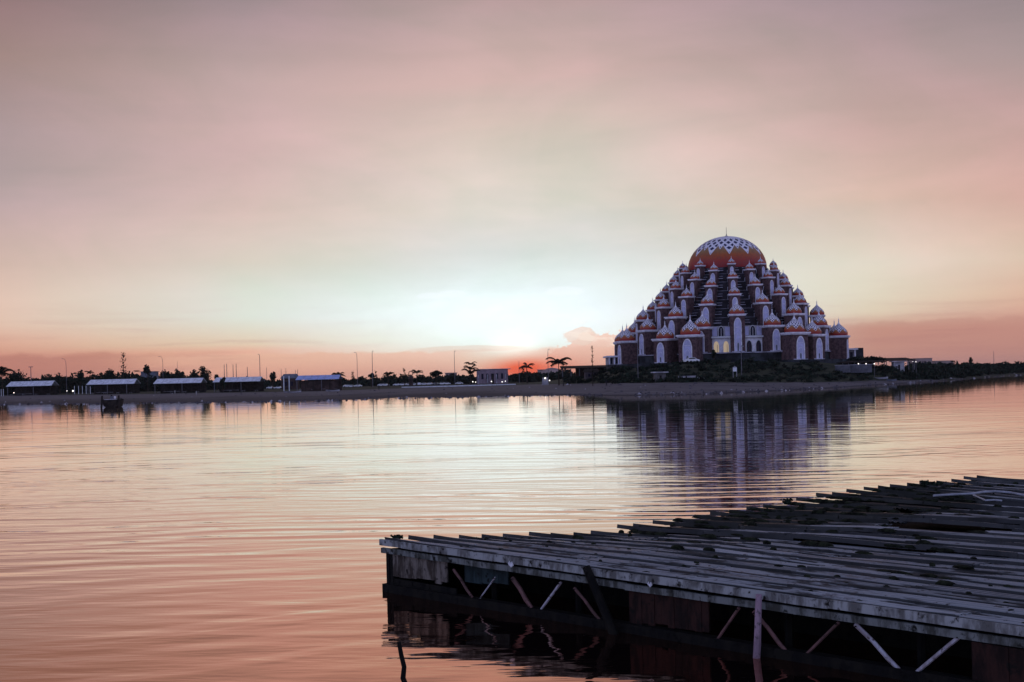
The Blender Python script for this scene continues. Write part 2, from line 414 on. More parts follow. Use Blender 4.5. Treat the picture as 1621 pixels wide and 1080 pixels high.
build_water()
# ------------------------------------------------------------------ mosque
MD = 400.0; k0, _ = ray(1152.2, 470)
MC = Vector((k0*MD, MD, 0)); TC = (Vector((0, 0, 0))-MC).normalized(); RT = Vector((-TC.y, TC.x, 0))
yaw0 = math.atan2(TC.y, TC.x)   # local +X of a part at theta=0 looks to the camera
mosque = thing('mosque', MC, 'large terraced mosque with many patterned onion domes and one big orange dome', 'mosque')
def arch(w_, h_, n=7):            # pointed arch outline in (y,z), open at the bottom
    sp = h_-w_*.95; pts = [(-w_/2, 0), (-w_/2, sp)]
    for i in range(1, n+1):
        f = i/n; pts.append((-w_/2*math.cos(f*PI/2)**.9 if f < 1 else 0, sp+(h_-sp)*math.sin(f*PI/2)**1.15))
    return pts+[(-y, z) for y, z in reversed(pts[:-1])]
def arch_panel(mb, x, cy, z0, w_, h_, border, m_in, m_b, proud=.12):
    o = arch(w_+2*border, h_+border*1.3); i = arch(w_, h_)
    n = len(o); P = lambda q, xx: (xx, cy+q[0], z0+q[1])
    vs = [P(q, x+proud) for q in o]+[P(q, x+proud) for q in i]+[P(q, x) for q in o]+[P(q, x+.03) for q in i]
    fs = []
    for j in range(n-1):
        fs += [(j, j+1, n+j+1, n+j), (2*n+j, 2*n+j+1, j+1, j), (n+j, n+j+1, 3*n+j+1, 3*n+j)]
    mb.add(vs, fs, m_b)
    mb.add([P(q, x+.03) for q in i], [tuple(range(n))], m_in)
ONION = [(.93, 0), (.985, .08), (1.0, .2), (.985, .36), (.91, .54), (.78, .73), (.61, .91), (.43, 1.06), (.28, 1.19), (.16, 1.33), (.08, 1.47), (.03, 1.62)]
protos = {}
def tower(kind, theta, r, ztop, zbase, cw, dh=1.0):
    """radially oriented square tower; kind keys shared meshes"""
    a = yaw0+math.radians(theta)
    loc = (r*math.cos(a), r*math.sin(a), zbase)
    if kind not in protos:
        bw = cw*.82; H = ztop-zbase; ch = .085*cw+.18; mb = MB()
        mb.box((0, 0, (H-ch)/2), (bw, bw, H-ch), brick)
        mb.box((bw/2+.02, 0, .12), (.3, bw*.9, .24), ledge)
        T = mb.build('tower', mosque)
        c = MB(); c.box((0, 0, H-ch*.30), (cw, cw, ch*.6), trim); c.box((0, 0, H-ch*.8), (cw*.92, cw*.92, ch*.4), trim); c.build('cornice', T)
        nb = MB(); nw = bw*.42; nh = min(H-ch-.5, H*.93)
        arch_panel(nb, bw/2, 0, .02, nw, nh-.3, .07*cw/2+.06, niche_m, trim, .2)
        arch_panel(nb, bw/2+.04, 0, .05, nw*.55, nh*.52, .07, niche_m, trim, .06)
        arch_panel(nb, bw/2+.06, 0, .3, nw*.3, nh*.24, .06, greyblue, trim, .05)
        nb.box((bw/2+.09, 0, nh*.72), (.12, nw*.8, .12), trim)
        nb.build('arched_niche', T)
        for sgn in (1, -1):      # plain blind side arches in brick
            pass
        d = MB(); R = cw*.445
        d.lathe([(p*R*1.0, z*R*dh) for p, z in ONION], domem, 24, (0, 0, H), uv=True)
        D_ = d.build('dome', T, smooth=True)
        f = MB(); f.lathe([(R*.035+.02, 0), (R*.06+.03, .12*R), (R*.02+.02, .2*R), (R*.05+.03, .27*R), (.02, .38*R), (.015, .62*R)], trim, 6, (0, 0, H+1.58*R*dh), close=True)
        f.build('finial', T)
        protos[kind] = T; o = T
    else: o = dup(protos[kind], loc); o.parent = mosque
    o.location = loc; o.rotation_euler = (0, 0, a); return o
A_T = [(27.3, 21.4, 10.2, 5.1), (21.6, 27.7, 19.0, 3.85), (17.3, 33.1, 25.6, 3.2), (14.3, 37.5, 31.5, 2.5)]
B_T = [(29.8, 17.8, 10.2, 5.6), (23.9, 24.9, 16.2, 4.35), (19.3, 30.7, 23.2, 3.55), (15.7, 35.6, 28.7, 2.9)]
for i in range(-6, 7):
    th = 5.2+20*i
    if abs(th) > 118: continue
    for j, (r, zt, zb, cw) in enumerate(A_T if i % 2 == 0 else B_T):
        tower(('A' if i % 2 == 0 else 'B')+str(j), th, r, zt, zb, cw)
for nm, th, r, zt, cw in (('G0', -18.6, 34.6, 15.5, 6.7), ('G0', 33.3, 34.4, 15.5, 6.7), ('G1', -32.6, 34.5, 14.7, 6.0), ('G2', 44.8, 34.4, 14.9, 6.0), ('G1', -64.5, 34.4, 14.5, 6.0), ('G1', 76, 34.2, 14.7, 6.0), ('G1', -88, 33.5, 14.5, 6.0), ('G1', 100, 33.5, 14.7, 6.0)):
    o = tower(nm, th, r, zt, 7.5, cw)
# stepped core of dark storeys
def ring(mb, r, z0, z1, m, n=36, a0=None, cap=True):
    a0 = yaw0 if a0 is None else a0
    vs = [(r*math.cos(a0+2*PI*(j+.5)/n), r*math.sin(a0+2*PI*(j+.5)/n), z) for z in (z0, z1) for j in range(n)]
    fs = [(j, (j+1) % n, n+(j+1) % n, n+j) for j in range(n)]
    if cap: fs.append(tuple(range(n, 2*n))); fs.append(tuple(range(n))[::-1])
    mb.add(vs, fs, m)
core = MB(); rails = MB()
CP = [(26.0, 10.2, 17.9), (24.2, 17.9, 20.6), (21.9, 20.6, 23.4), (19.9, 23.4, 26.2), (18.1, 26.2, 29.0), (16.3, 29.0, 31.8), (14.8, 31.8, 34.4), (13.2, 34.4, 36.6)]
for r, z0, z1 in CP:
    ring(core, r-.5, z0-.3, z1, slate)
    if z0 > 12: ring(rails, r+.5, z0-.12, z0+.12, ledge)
    if z0 > 12:
        for q in range(72):      # parapet rail with gaps where towers break it
            if q % 4 == 3: continue
            a1, a2 = yaw0+2*PI*q/72, yaw0+2*PI*(q+1)/72; rr = r+.42
            rails.bar((rr*math.cos(a1), rr*math.sin(a1), z0+1.15), (rr*math.cos(a2), rr*math.sin(a2), z0+1.15), .16, .18, ledge)
            if q % 4 == 0: rails.bar((rr*math.cos(a1), rr*math.sin(a1), z0+.1), (rr*math.cos(a1), rr*math.sin(a1), z0+1.2), .16, .16, ledge)
            rails.bar(((r-.4)*math.cos(a1), (r-.4)*math.sin(a1), z0), ((r-.4)*math.cos(a1), (r-.4)*math.sin(a1), z1-.1), .14, .14, podm)
            rails.bar(((r-.44)*math.cos(a1), (r-.44)*math.sin(a1), z0+1.9), ((r-.44)*math.cos(a2), (r-.44)*math.sin(a2), z0+1.9), .10, .11, ledge)
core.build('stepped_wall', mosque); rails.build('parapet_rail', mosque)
md = MB(); RD = 12.35
mp_ = [(RD*math.cos(math.radians(e)), 37.0+10.3*math.sin(math.radians(e))) for e in (-14, -8, 0, 8, 16, 24, 32, 40, 48, 56, 64, 71, 77, 82, 86, 89)]
md.lathe(mp_, mainm, 96, uv=True)
mdo = md.build('main_dome', mosque, smooth=True); mdo.rotation_euler = (0, 0, yaw0+math.radians(4)+PI/12)
f = MB(); f.lathe([(.9, 47.15), (.55, 47.4), (.12, 47.6), (.16, 47.9), (.07, 48.1), (.06, 49.6), (.03, 50.4)], steel, 8, close=True); f.build('finial', mdo)
# podium, plinth, terraces, entrance
pd = MB(); ring(pd, 31.8, 6.6, 10.2, podm); ring(pd, 32.4, 9.9, 10.1, ledge); ring(pd, 39.0, 5.0, 7.5, podm); pd.build('podium', mosque)
def loc_at(theta, r, z=0):
    a = yaw0+math.radians(theta); return Vector((r*math.cos(a), r*math.sin(a), z)), a
for th, lit in ((-4.7, True), (15.2, False)):
    p, a = loc_at(th, 26.9, 10.2)
    mb = MB(); mb.box((0, 0, 2.15), (1.4, 6.0, 4.3), trim); mb.box((.25, 0, 4.5), (2.6, 6.3, .5), white); mb.box((-.9, 0, 6.2), (1.2, 5.8, 3.2), offw)
    mb.box((-.22, -1.95, 6.2), (.2, 1.5, 2.6), niche_m); mb.box((-.22, 1.95, 6.2), (.2, 1.5, 2.6), niche_m)
    e = mb.build('entrance_facade', mosque); e.location = p; e.rotation_euler = (0, 0, a)
    for sy in (-1.42, 1.42):
        ab = MB(); arch_panel(ab, .7, sy, .05, 1.55, 3.3, .14, litwin if lit else glassd, white, .12)
        ab.box((.79, sy+(.3 if lit else -.25), 1.2), (.06, .1, 2.3), brick)
        ab.build('archway', e)
    ab = MB(); arch_panel(ab, -.12, 0, 4.8, 1.5, 2.9, .14, glassd, white, .1); ab.box((-.03, 0, 6.0), (.06, .12, 2.4), trim); ab.build('window', e)
def terr(name, px0, px1, ytop, ybot, D, dep, bays):
    a = at(px0, ytop, D)-MC; b = at(px1, ytop, D)-MC; z1 = a.z; z0 = at((px0+px1)/2, ybot, D).z
    wd = b.x-a.x; c = Vector(((a.x+b.x)/2, (a.y+b.y)/2+dep/2, 0)); mb = MB()
    mb.box((c.x, c.y, (z1+b.z)/2-.25), (wd+1, dep+1.4, .5), trim)
    mb.box((c.x, c.y+1, (z0+z1)/2-.3), (wd-.6, dep-1.5, z1-z0-.6), offw)
    for i in range(bays+1): mb.box((a.x+.3+(wd-.6)*i/bays, c.y-dep/2+.1, (z0+z1)/2-.3), (.45, .45, z1-z0-.6), trim)
    for i in range(bays): mb.box((a.x+(wd)*(i+.5)/bays, c.y-dep/2+1.7, z0+1.5), (wd/bays*.5, .1, 2.6), glassd)
    mb.build(name, mosque)
terr('side_terrace', 1298, 1355, 552, 572, 397, 26, 5)
terr('side_terrace', 963, 990, 563, 577, 392, 16, 3)
mb = MB(); q = at(1361, 561, 402)-MC; mb.box((q.x, q.y+6, 9.2), (2.4, 12, 3.8), podm); mb.build('service_block', mosque)
# ------------------------------------------------------------------ vegetation makers
def crown(mb, c, rx, rz, n, size, m, clumps=7):
    cl = []
    for i in range(clumps):
        d = Vector((random.gauss(0, 1), random.gauss(0, 1), random.gauss(0, .8))).normalized()*random.uniform(.25, .75)
        cl.append((Vector((d.x*rx, d.y*rx, d.z*rz)), random.uniform(.35, .6)))
    for i in range(n):
        p, s_ = random.choice(cl)
        d = Vector((random.gauss(0, 1), random.gauss(0, 1), random.gauss(0, 1))).normalized()*random.random()**.4
        q = Vector(c)+p+Vector((d.x*rx*s_, d.y*rx*s_, d.z*rz*s_))
        a = Vector((random.gauss(0, 1), random.gauss(0, 1), random.gauss(0, 1))).normalized(); b = a.orthogonal().normalized()
        sz = size*random.uniform(.6, 1.5); a *= sz; b *= sz*.6
        mb.add([q-a, q+b, q+a, q-b], [(0, 1, 2, 3)], m)
def tree(px, ytop, D, wpx, label, kind='bush', ybase=None, name='broadleaf_tree', n=420, cat='tree', trunk_f=.3, group='trees along the far shore'):
    if px < 870 and D < 500: D *= 1.75
    elif px < 900 and D < 500: D = 450
    S = D/400
    k, _ = ray(px, hor(px)+15); x = k*D; zg = ground(x, D)-.1
    zt = at(px, ytop, D).z; H = zt-zg; R = wpx/2*D/F
    o = thing(name, (x, D, zg), label, cat, group)
    tr = MB(); lf = MB()
    if kind == 'bush':
        th = H*trunk_f
        tr.tube([(0, 0, 0), (.1, 0, th), (.2*R*random.uniform(-1, 1), 0, H*.7)], [.22*S, .16*S, .06*S], bark)
        for i in range(4):
            a = i*1.6+random.random(); tr.tube([(0, 0, th*.8), (math.cos(a)*R*.5, math.sin(a)*R*.5, H*.65)], [.1*S, .04*S], bark, 5)
        crown(lf, (0, 0, th*.7+(H-th*.7)/2), R, (H-th*.7)/2, n, .32*S, leaf, 8)
    elif kind == 'umbrella':
        tr.tube([(0, 0, 0), (.1, 0, H*.6)], [.15*S, .1*S], bark)
        for i in range(7):
            a = i*.9+random.random(); tr.tube([(.1, 0, H*.5), (math.cos(a)*R*.7, math.sin(a)*R*.7, H*.85)], [.08*S, .03*S], bark, 4)
        crown(lf, (0, 0, H*.84), R, H*.18, n, .3*S, leaf, 10)
    elif kind == 'column':
        tr.tube([(0, 0, 0), (.05, 0, H*.95)], [.12*S, .05*S], bark)
        for i in range(n//2):
            f = random.uniform(.25, 1); rr = R*(1.15-.6*abs(f-.6)*2)*random.random()**.5; a = random.uniform(0, 2*PI)
            q = Vector((math.cos(a)*rr, math.sin(a)*rr, H*f)); aa = Vector((math.cos(a), math.sin(a), 1)).normalized()*random.uniform(.2, .5)*S; b = Vector((-math.sin(a), math.cos(a), 0))*.16*S
            lf.add([q-aa, q+b, q+aa, q-b], [(0, 1, 2, 3)], leaf)
    elif kind in ('palm', 'spiky'):
        top = H*.72; lean = random.uniform(-.3, .3)
        tr.tube([(0, 0, 0), (lean*.3, 0, top*.5), (lean, 0, top)], [.2*S, .14*S, .12*S], bark)
        levels = [(top, R*1.4, 11)] if kind == 'palm' else [(H*.42, R*1.05, 7), (H*.60, R*.85, 7), (H*.80, R*.7, 8)]
        for z, rr, nf in levels:
            for i in range(nf):
                a = 2*PI*i/nf+random.uniform(-.25, .25); up = random.uniform(.25, 1.35)
                pts = []
                for j in range(8):
                    f = j/7; pts.append(Vector((lean+math.cos(a)*rr*f, math.sin(a)*rr*f, z+rr*(up*f*1.25-(.35+up*.55)*f*f))))
                lf.tube(pts, [.08*S*(1-j/9) for j in range(8)], leafp, 4)
                sd_ = Vector((-math.sin(a), math.cos(a), 0))
                for j in range(1, 8):
                    for sg in (-1, 1):
                        for e in (0, .5):
                            p = pts[j-1].lerp(pts[j], e+.2); L = rr*.42*(1-.5*abs(j/7-.45)); d = (pts[j]-pts[j-1]).normalized()
                            q = p+sd_*sg*L*.8+d*L*.5-Vector((0, 0, L*.45))
                            lf.add([p, p+d*rr*.13, q], [(0, 1, 2)], leafp)
    tr.build('trunk', o); lf.build('crown', o)
    return o
# ------------------------------------------------------------------ left shore trees
TR = [
 (4, 578, 400, 26, 'palm', 'palm with drooping fronds at the left end of the shore', 'palm_tree'),
 (27, 586, 412, 46, 'bush', 'broad dark round tree behind the leftmost pale roofed pavilion', 'broadleaf_tree'),
 (75, 592, 420, 26, 'bush', 'low dark tree right of the T-shaped pole', 'broadleaf_tree'),
 (95, 589, 410, 30, 'bush', 'dark bushy tree in front of the leftmost curved street lamp', 'broadleaf_tree'),
 (113, 590, 405, 22, 'bush', 'dark ragged tree just right of the leftmost curved street lamp', 'broadleaf_tree'),
 (127, 586, 402, 17, 'bush', 'small upright tree left of the second pavilion roof', 'broadleaf_tree'),
 (142, 583, 398, 22, 'spiky', 'spiky palm rising over the left end of the second pavilion', 'palm_tree'),
 (160, 588, 412, 22, 'bush', 'dark tree behind the middle of the second pavilion roof', 'broadleaf_tree'),
 (177, 583, 406, 26, 'bush', 'full crowned tree left of the tall pointed tree', 'broadleaf_tree'),
 (196, 557, 402, 12, 'column', 'tallest pointed narrow tree standing above the left shore trees', 'tall_tree'),
 (206, 587, 408, 24, 'bush', 'dark tree at the foot of the tall pointed tree', 'broadleaf_tree'),
 (218, 580, 404, 13, 'spiky', 'thin spiky young tree between the second and third pavilions', 'young_tree'),
 (234, 580, 400, 16, 'umbrella', 'young tree with flat tuft in front of the grey blue house', 'young_tree'),
 (262, 581, 414, 26, 'bush', 'leafy tree beside the second curved street lamp', 'broadleaf_tree'),
 (284, 583, 410, 32, 'bush', 'broad tree behind the third pavilion roof', 'broadleaf_tree'),
 (308, 588, 404, 15, 'spiky', 'small spiky tree at the right end of the third pavilion roof', 'young_tree'),
 (326, 578, 386, 22, 'bush', 'tall round dark tree between the third and fourth pavilions', 'broadleaf_tree'),
 (344, 587, 400, 8, 'bush', 'small lollipop shaped tree just right of the tall round tree', 'young_tree'),
 (353, 596, 560, 11, 'bush', 'low dark shrub in front of the fourth pavilion roof', 'shrub'),
 (432, 587, 372, 12, 'bush', 'narrow dark tree right of the fourth pavilion', 'young_tree'),
 (536, 588, 376, 16, 'palm', 'little palm at the right end of the blue roofed pavilion', 'palm_tree'),
 (559, 587, 385, 5, 'column', 'thin cypress like tree left of the first tall lamp pole', 'cypress_tree'),
 (588, 592, 385, 11, 'umbrella', 'flat dark bush below the second tall lamp pole', 'shrub'),
 (595.5, 587, 380, 5, 'column', 'thin cypress like tree right of the second tall lamp pole', 'cypress_tree'),
 (615, 587, 382, 13, 'palm', 'small palm standing among the white parked cars', 'palm_tree'),
 (640.5, 583, 384, 5, 'column', 'thin dark tree left of the ring topped tower', 'cypress_tree'),
 (660, 581, 380, 13, 'palm', 'lean palm right of the ring topped tower', 'palm_tree'),
 (690.5, 587, 380, 20, 'umbrella', 'flat topped dark tree left of the tall lamp pole', 'umbrella_tree'),
 (745, 569, 372, 27, 'spiky', 'tall ragged palm left of the flat roofed building', 'palm_tree'),
 (835, 571, 365, 17, 'palm', 'slender palm just under the low sun', 'palm_tree'),
 (828, 580, 368, 8, 'column', 'thin leafy sapling left of the slender palm', 'young_tree'),
 (885, 561, 352, 27, 'palm', 'large palm in front of the long dark shed', 'palm_tree'),
 (938.5, 547, 352, 5, 'column', 'very tall bare thin tree rising behind the long shed', 'tall_tree'),
]
for px, yt, D, wp, kd, lb, nm in TR:
    tree(px, yt, D, wp, lb, kd, name=nm, cat='palm' if nm == 'palm_tree' else ('shrub' if nm == 'shrub' else 'tree'), n=max(120, int(wp*24)))
tree(1131, 553, 356, 9, 'small dark tree before the lit left archway of the mosque', 'bush', name='young_tree', n=200)
tree(1537, 566, 720, 9, 'isolated tiny tree on the hazy far right shore', 'bush', name='distant_tree', n=160, trunk_f=.15)
# ------------------------------------------------------------------ shrub masses
def scatter(name, label, spots, m, size, n_each):
    mb = MB()
    for x, y, r, h in spots: crown(mb, (x, y, ground(x, y)+h*.35), r, h*.7, n_each, size, m, 4)
    o = mb.build(name); tag(o, label, 'undergrowth', kind='stuff')
sp = []
for i in range(620):
    px = random.uniform(895, 1480); k, _ = ray(px, 600); pr = prof(k); D = random.uniform(pr[2]+4, pr[4]+8)
    if 1000 < px < 1350 and D > 360: continue
    sp.append((k*D, D, random.uniform(1.0, 2.6), random.uniform(.6, 1.5)))
scatter('undergrowth', 'dark green undergrowth covering the bank below the mosque', sp, leaf, .34, 46)
sp = []
for i in range(430):
    px = random.uniform(1442, 1760); k, _ = ray(px, 590); pr = prof(k); D = random.uniform(pr[2], pr[4]+30); sp.append((k*D, D, random.uniform(2, 5), random.uniform(1.4, 3.0)))
scatter('scrub', 'dark low scrub along the thin right hand shore', sp, leaf, .8, 60)
sp = []
for i in range(680):
    px = random.uniform(-60, 325) if i < 380 else random.uniform(330, 900); k, _ = ray(px, 615); D = random.uniform(740, 880)
    sp.append((k*D, D, random.uniform(3.5, 8), random.uniform(7, 11.5) if px < 325 else random.uniform(3.2, 6.6)))
scatter('far_hedge', 'dark hedge line behind the beach pavilions and cars', sp, leaf, 1.1, 120)
# ------------------------------------------------------------------ beach pavilions
def pavilion(x0, x1, yt, yroof, ybase, D, label, rm, wall=False, posts=6):
    a = at(x0, yroof, D); b = at(x1, yroof, D); W = b.x-a.x; cx = (a.x+b.x)/2
    zg = ground(cx, D)-.05; zr = (a.z+b.z)/2-zg; rise = (yroof-yt)*D/F
    o = thing('beach_pavilion', (cx, D, zg), label, 'pavilion', 'pale roofed pavilions along the beach')
    r = MB(); dep = 11.0; hw = W/2
    vs = [(-hw, -.6, zr), (hw, -.6, zr), (hw*.97, dep*.5, zr+rise), (-hw*.97, dep*.5, zr+rise), (-hw, dep, zr), (hw, dep, zr)]
    vs += [(v[0], v[1], v[2]-.14) for v in vs]
    r.add(vs, [(0, 1, 2, 3), (3, 2, 5, 4), (9, 8, 7, 6), (10, 11, 8, 9), (0, 6, 7, 1), (4, 5, 11, 10), (1, 7, 8, 2), (2, 8, 11, 5), (0, 3, 9, 6), (3, 4, 10, 9)], rm)
    for i in range(1, 6): r.bar((-hw+W*i/6, -.62, zr+.03), (-hw*.97+W*.97*i/6, dep*.5, zr+rise+.03), .07, .05, offw)
    r.build('roof', o)
    for i in range(posts):
        for yy in (-.2, dep-.4):
            p = MB(); xx = -hw*.94+W*.94*i/(posts-1); p.box((xx, yy, (zr-.1)/2), (.24, .24, zr-.1), darkwood if i % 3 else steel); p.build('post', o)
    bk = MB(); bk.box((0, dep-.8, zr*.46), (W*.96, .15, zr*.92), brownwall if wall else darkwood); bk.build('back_wall', o)
    if wall:
        bk = MB(); bk.box((W*.05, .3, zr*.42), (W*.86, .15, zr*.84), brownwall); bk.build('front_screen', o)
    ct = MB(); ct.box((-W*.15, 2.0, .95), (W*.35, .6, .08), offw); ct.box((-W*.15, 2.0, .45), (W*.33, .5, .9), darkwood); ct.build('counter', o)
    for i in range(4):
        tb = MB(); xx = -W*.4+W*.27*i; tb.box((xx, .6, .72), (1.3, .8, .06), offw)
        for q in (-.5, .5): tb.box((xx+q, .6, .35), (.08, .6, .69), steel)
        tb.build('table', o)
    return o
pavilion(10, 82, 603.5, 611, 628, 680, 'leftmost long beach pavilion with a pale lavender roof', roofw)
pavilion(137, 213, 600.5, 608, 626, 640, 'second pavilion from the left, pale roof behind the moored boat', roofw, posts=8)
pavilion(243, 319, 599, 606.5, 624, 600, 'third pavilion from the left, whitest roof beside the tall round tree', roofw)
pavilion(337, 412, 597, 604, 622, 575, 'fourth pavilion with pale violet roof and low dark shrub before it', roofw)
pavilion(468, 537, 594, 600.5, 620, 540, 'rightmost beach pavilion with blue roof and closed brown front', roofb, wall=True)
def house(name, x0, x1, ytop, D, dep, label, cat, wm, rm, flat=False, win=2, zg=None, over=.6, group=None, ybot=None):
    a = at(x0, ytop, D); b = at(x1, ytop, D); W = b.x-a.x; cx = (a.x+b.x)/2
    zg = ground(cx, D)-.1 if zg is None else zg; H = (a.z+b.z)/2-zg
    o = thing(name, (cx, D, zg), label, cat, group)
    hh = H-.3 if flat else H*.72
    w_ = MB(); w_.box((0, dep/2, hh/2), (W-over, dep, hh), wm); w_.build('wall', o)
    r = MB()
    if flat: r.box((0, dep/2, H-.15), (W+over, dep+1, .3), rm)
    else:
        hw = W/2+over/2; e = hh-.05
        vs = [(-hw, -.5, e), (hw, -.5, e), (hw, dep+.5, e), (-hw, dep+.5, e), (-hw*.75, dep/2, H), (hw*.75, dep/2, H)]
        r.add(vs, [(0, 1, 5, 4), (2, 3, 4, 5), (1, 2, 5), (3, 0, 4), (3, 2, 1, 0)], rm)
    r.build('roof', o)
    for i in range(win):
        m = MB(); xx = -W*.36+W*.72*(i+.5)/win; m.box((xx, -.03, hh*.52), (min(1.2, W*.14), .1, hh*.38), glassd); m.build('window', o)
    d = MB(); d.box((W*.02, -.03, hh*.36), (min(1.1, W*.12), .12, hh*.7), darkwood); d.build('door', o)
    return o
house('small_house', 222, 246, 588, 790, 8, 'grey blue house showing above the trees behind a young tree', 'house', greyblue, greyblue, True)
house('tent_house', 444, 470, 592, 640, 9, 'small pitched grey house left of the blue roofed pavilion', 'house', brownwall, greyblue)
fb = house('flat_roofed_building', 752, 806, 584, 700, 20, 'pale flat roofed pavilion building left of the low sun', 'building', mat('violet_plaster', (.30, .22, .25), .9, .2, .3), offw, True, win=5, over=1.6)
for i in range(4):
    p = MB(); p.box((-7.6+i*5.0, -.7, 2.4), (.5, .5, 5.6), offw); p.build('column', fb)
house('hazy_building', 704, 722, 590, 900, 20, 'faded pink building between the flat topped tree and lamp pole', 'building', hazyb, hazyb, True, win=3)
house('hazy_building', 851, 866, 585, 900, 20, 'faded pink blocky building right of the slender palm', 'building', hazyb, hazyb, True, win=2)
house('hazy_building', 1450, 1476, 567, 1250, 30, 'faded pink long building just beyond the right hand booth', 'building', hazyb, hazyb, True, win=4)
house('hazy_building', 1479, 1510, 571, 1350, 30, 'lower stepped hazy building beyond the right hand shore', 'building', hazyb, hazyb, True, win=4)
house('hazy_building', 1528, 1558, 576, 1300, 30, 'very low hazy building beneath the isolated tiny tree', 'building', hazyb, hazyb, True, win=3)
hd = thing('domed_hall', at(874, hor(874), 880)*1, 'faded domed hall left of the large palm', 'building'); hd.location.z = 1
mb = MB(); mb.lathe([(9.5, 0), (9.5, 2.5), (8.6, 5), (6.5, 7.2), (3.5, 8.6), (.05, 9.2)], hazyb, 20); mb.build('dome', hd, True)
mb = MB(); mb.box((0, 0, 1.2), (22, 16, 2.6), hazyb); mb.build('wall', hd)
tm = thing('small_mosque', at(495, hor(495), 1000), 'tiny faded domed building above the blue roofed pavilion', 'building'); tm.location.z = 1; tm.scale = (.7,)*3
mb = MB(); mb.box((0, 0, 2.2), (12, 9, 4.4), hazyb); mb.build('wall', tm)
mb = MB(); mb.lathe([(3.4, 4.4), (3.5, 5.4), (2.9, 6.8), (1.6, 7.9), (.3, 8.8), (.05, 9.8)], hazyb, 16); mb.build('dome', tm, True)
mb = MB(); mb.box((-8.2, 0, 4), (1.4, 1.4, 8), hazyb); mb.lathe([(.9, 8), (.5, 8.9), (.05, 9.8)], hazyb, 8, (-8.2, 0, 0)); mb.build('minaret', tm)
rt = thing('ring_tower', (ray(650.5, 600)[0]*690, 690, .7), 'dark stumpy tower topped with an open ring among the cars', 'monument'); rt.scale = (1.05, 1.05, 1.15)
mb = MB(); mb.lathe([(1.1, 0), (1.0, 3), (1.4, 3.3), (.7, 5.2)], brownwall, 12, close=True); mb.build('base', rt)
mb = MB(); mb.tube([(1.05*math.sin(a*PI/8), 0, 6.0+1.05*math.cos(a*PI/8)) for a in range(17)], .2, brownwall, 6); mb.build('ring', rt)
# long shed with side openings, house and huts in front of the mosque's left end
def shed(x0, x1, yt, D, dep, label, posts, rm, slope=.8, name='open_shed', back=True):
    a = at(x0, yt, D); b = at(x1, yt, D); W = b.x-a.x; cx = (a.x+b.x)/2; zg = ground(cx, D+dep/2)-.3; H = (a.z+b.z)/2-zg
    o = thing(name, (cx, D, zg), label, 'shed')
    r = MB(); r.add([(-W/2, -.5, H-slope), (W/2, -.5, H-slope), (W/2, dep, H), (-W/2, dep, H), (-W/2, -.5, H-slope-.25), (W/2, -.5, H-slope-.25), (W/2, dep, H-.25), (-W/2, dep, H-.25)],
        [(0, 1, 2, 3), (7, 6, 5, 4), (0, 4, 5, 1), (1, 5, 6, 2), (2, 6, 7, 3), (3, 7, 4, 0)], rm); r.build('roof', o)
    for i in range(posts):
        p = MB(); p.box((-W*.48+W*.96*i/(posts-1), 0, (H-slope-.2)/2), (.2, .2, H-slope-.2), steel); p.build('post', o)
    if back:
        bw = MB(); bw.box((W*.1, dep-.4, (H-.5)/2), (W*.75, .2, H-.5), brownwall); bw.build('back_wall', o)
    return o
shed(888, 1000, 578, 440, 11, 'long low dark shed between the large palm and the mosque', 9, darkwood)
house('cottage', 925, 949, 584, 425, 7, 'small grey violet cottage in front of the long dark shed', 'house', mat('cottage_wall', (.10, .08, .09), .9, .2, .6), darkwood)
house('hut', 1035, 1056, 588.5, 318, 4, 'little pale hut with white edged roof below the mosque left end', 'hut', mat('hut_wall', (.13, .12, .12), .9, .25, .8), offw, True, win=1)
shed(1294, 1402, 569, 372, 10, 'long dark shed below the right mosque terrace, overgrown on top', 12, darkwood, name='overgrown_shed')
shed(1402, 1448, 566, 396, 9, 'dark roofed open shed at the right end of the mosque grounds', 6, darkwood, name='open_shed', back=False)
house('booth', 1413, 1433, 571.5, 393, 2.4, 'small white walled booth with one dark window under the shed', 'booth', offw, offw, True, win=1)
sp = []
for i in range(50):
    x = at(random.uniform(1352, 1402), 570, 376).x; sp.append((x, 378+random.uniform(-2, 5)))
mb = MB()
for x, y in sp: crown(mb, (x, y, 6.9+random.random()*.6), 1.8, .9, 40, .35, leaf, 3)
tag(mb.build('creeper'), 'dark creeper mounded over the roof of the long right hand shed', 'creeper', kind='stuff')
# low walls
def wallseg(px0, px1, y0, y1, D, label, m, h=None, name='low_wall'):
    a = at(px0, y0, D); b = at(px1, y0, D); z0 = at((px0+px1)/2, y1, D).z; zt = (a.z+b.z)/2; mb = MB()
    o = thing(name, ((a.x+b.x)/2, D, z0), label, 'wall')
    mb.box((0, 0, (zt-z0)/2), (b.x-a.x, .3, zt-z0), m); mb.build('panel', o)
    c = MB(); c.box((0, 0, zt-z0+.05), (b.x-a.x+.2, .45, .1), offw if m is not white else white); c.build('coping', o)
wallseg(1322, 1346, 578.5, 590, 356, 'left grey wall panel below the long right hand shed', mat('grey_wall', (.12, .12, .14), .9, .25, .4))
wallseg(1347, 1380, 577.5, 590, 358, 'right grey wall panel below the long right hand shed', mat('grey_wall', (.12, .12, .14), .9, .25, .4))
wallseg(1074, 1085, 596, 598, 312, 'short pale kerb wall on the bank, left of its twin', offw)
wallseg(1087.5, 1101, 595.5, 597.7, 312, 'short pale kerb wall on the bank, right of its twin', offw)
wo_ = MB(); a = at(636, 613.4, 600); b = at(817, 608.6, 590)
for i in range(12): wo_.bar(a.lerp(b, i/12), a.lerp(b, (i+1)/12-.004), .6, .55, white)
tag(wo_.build('kerb_wall'), 'long thin white wall running behind the beach beside the cars', 'wall')
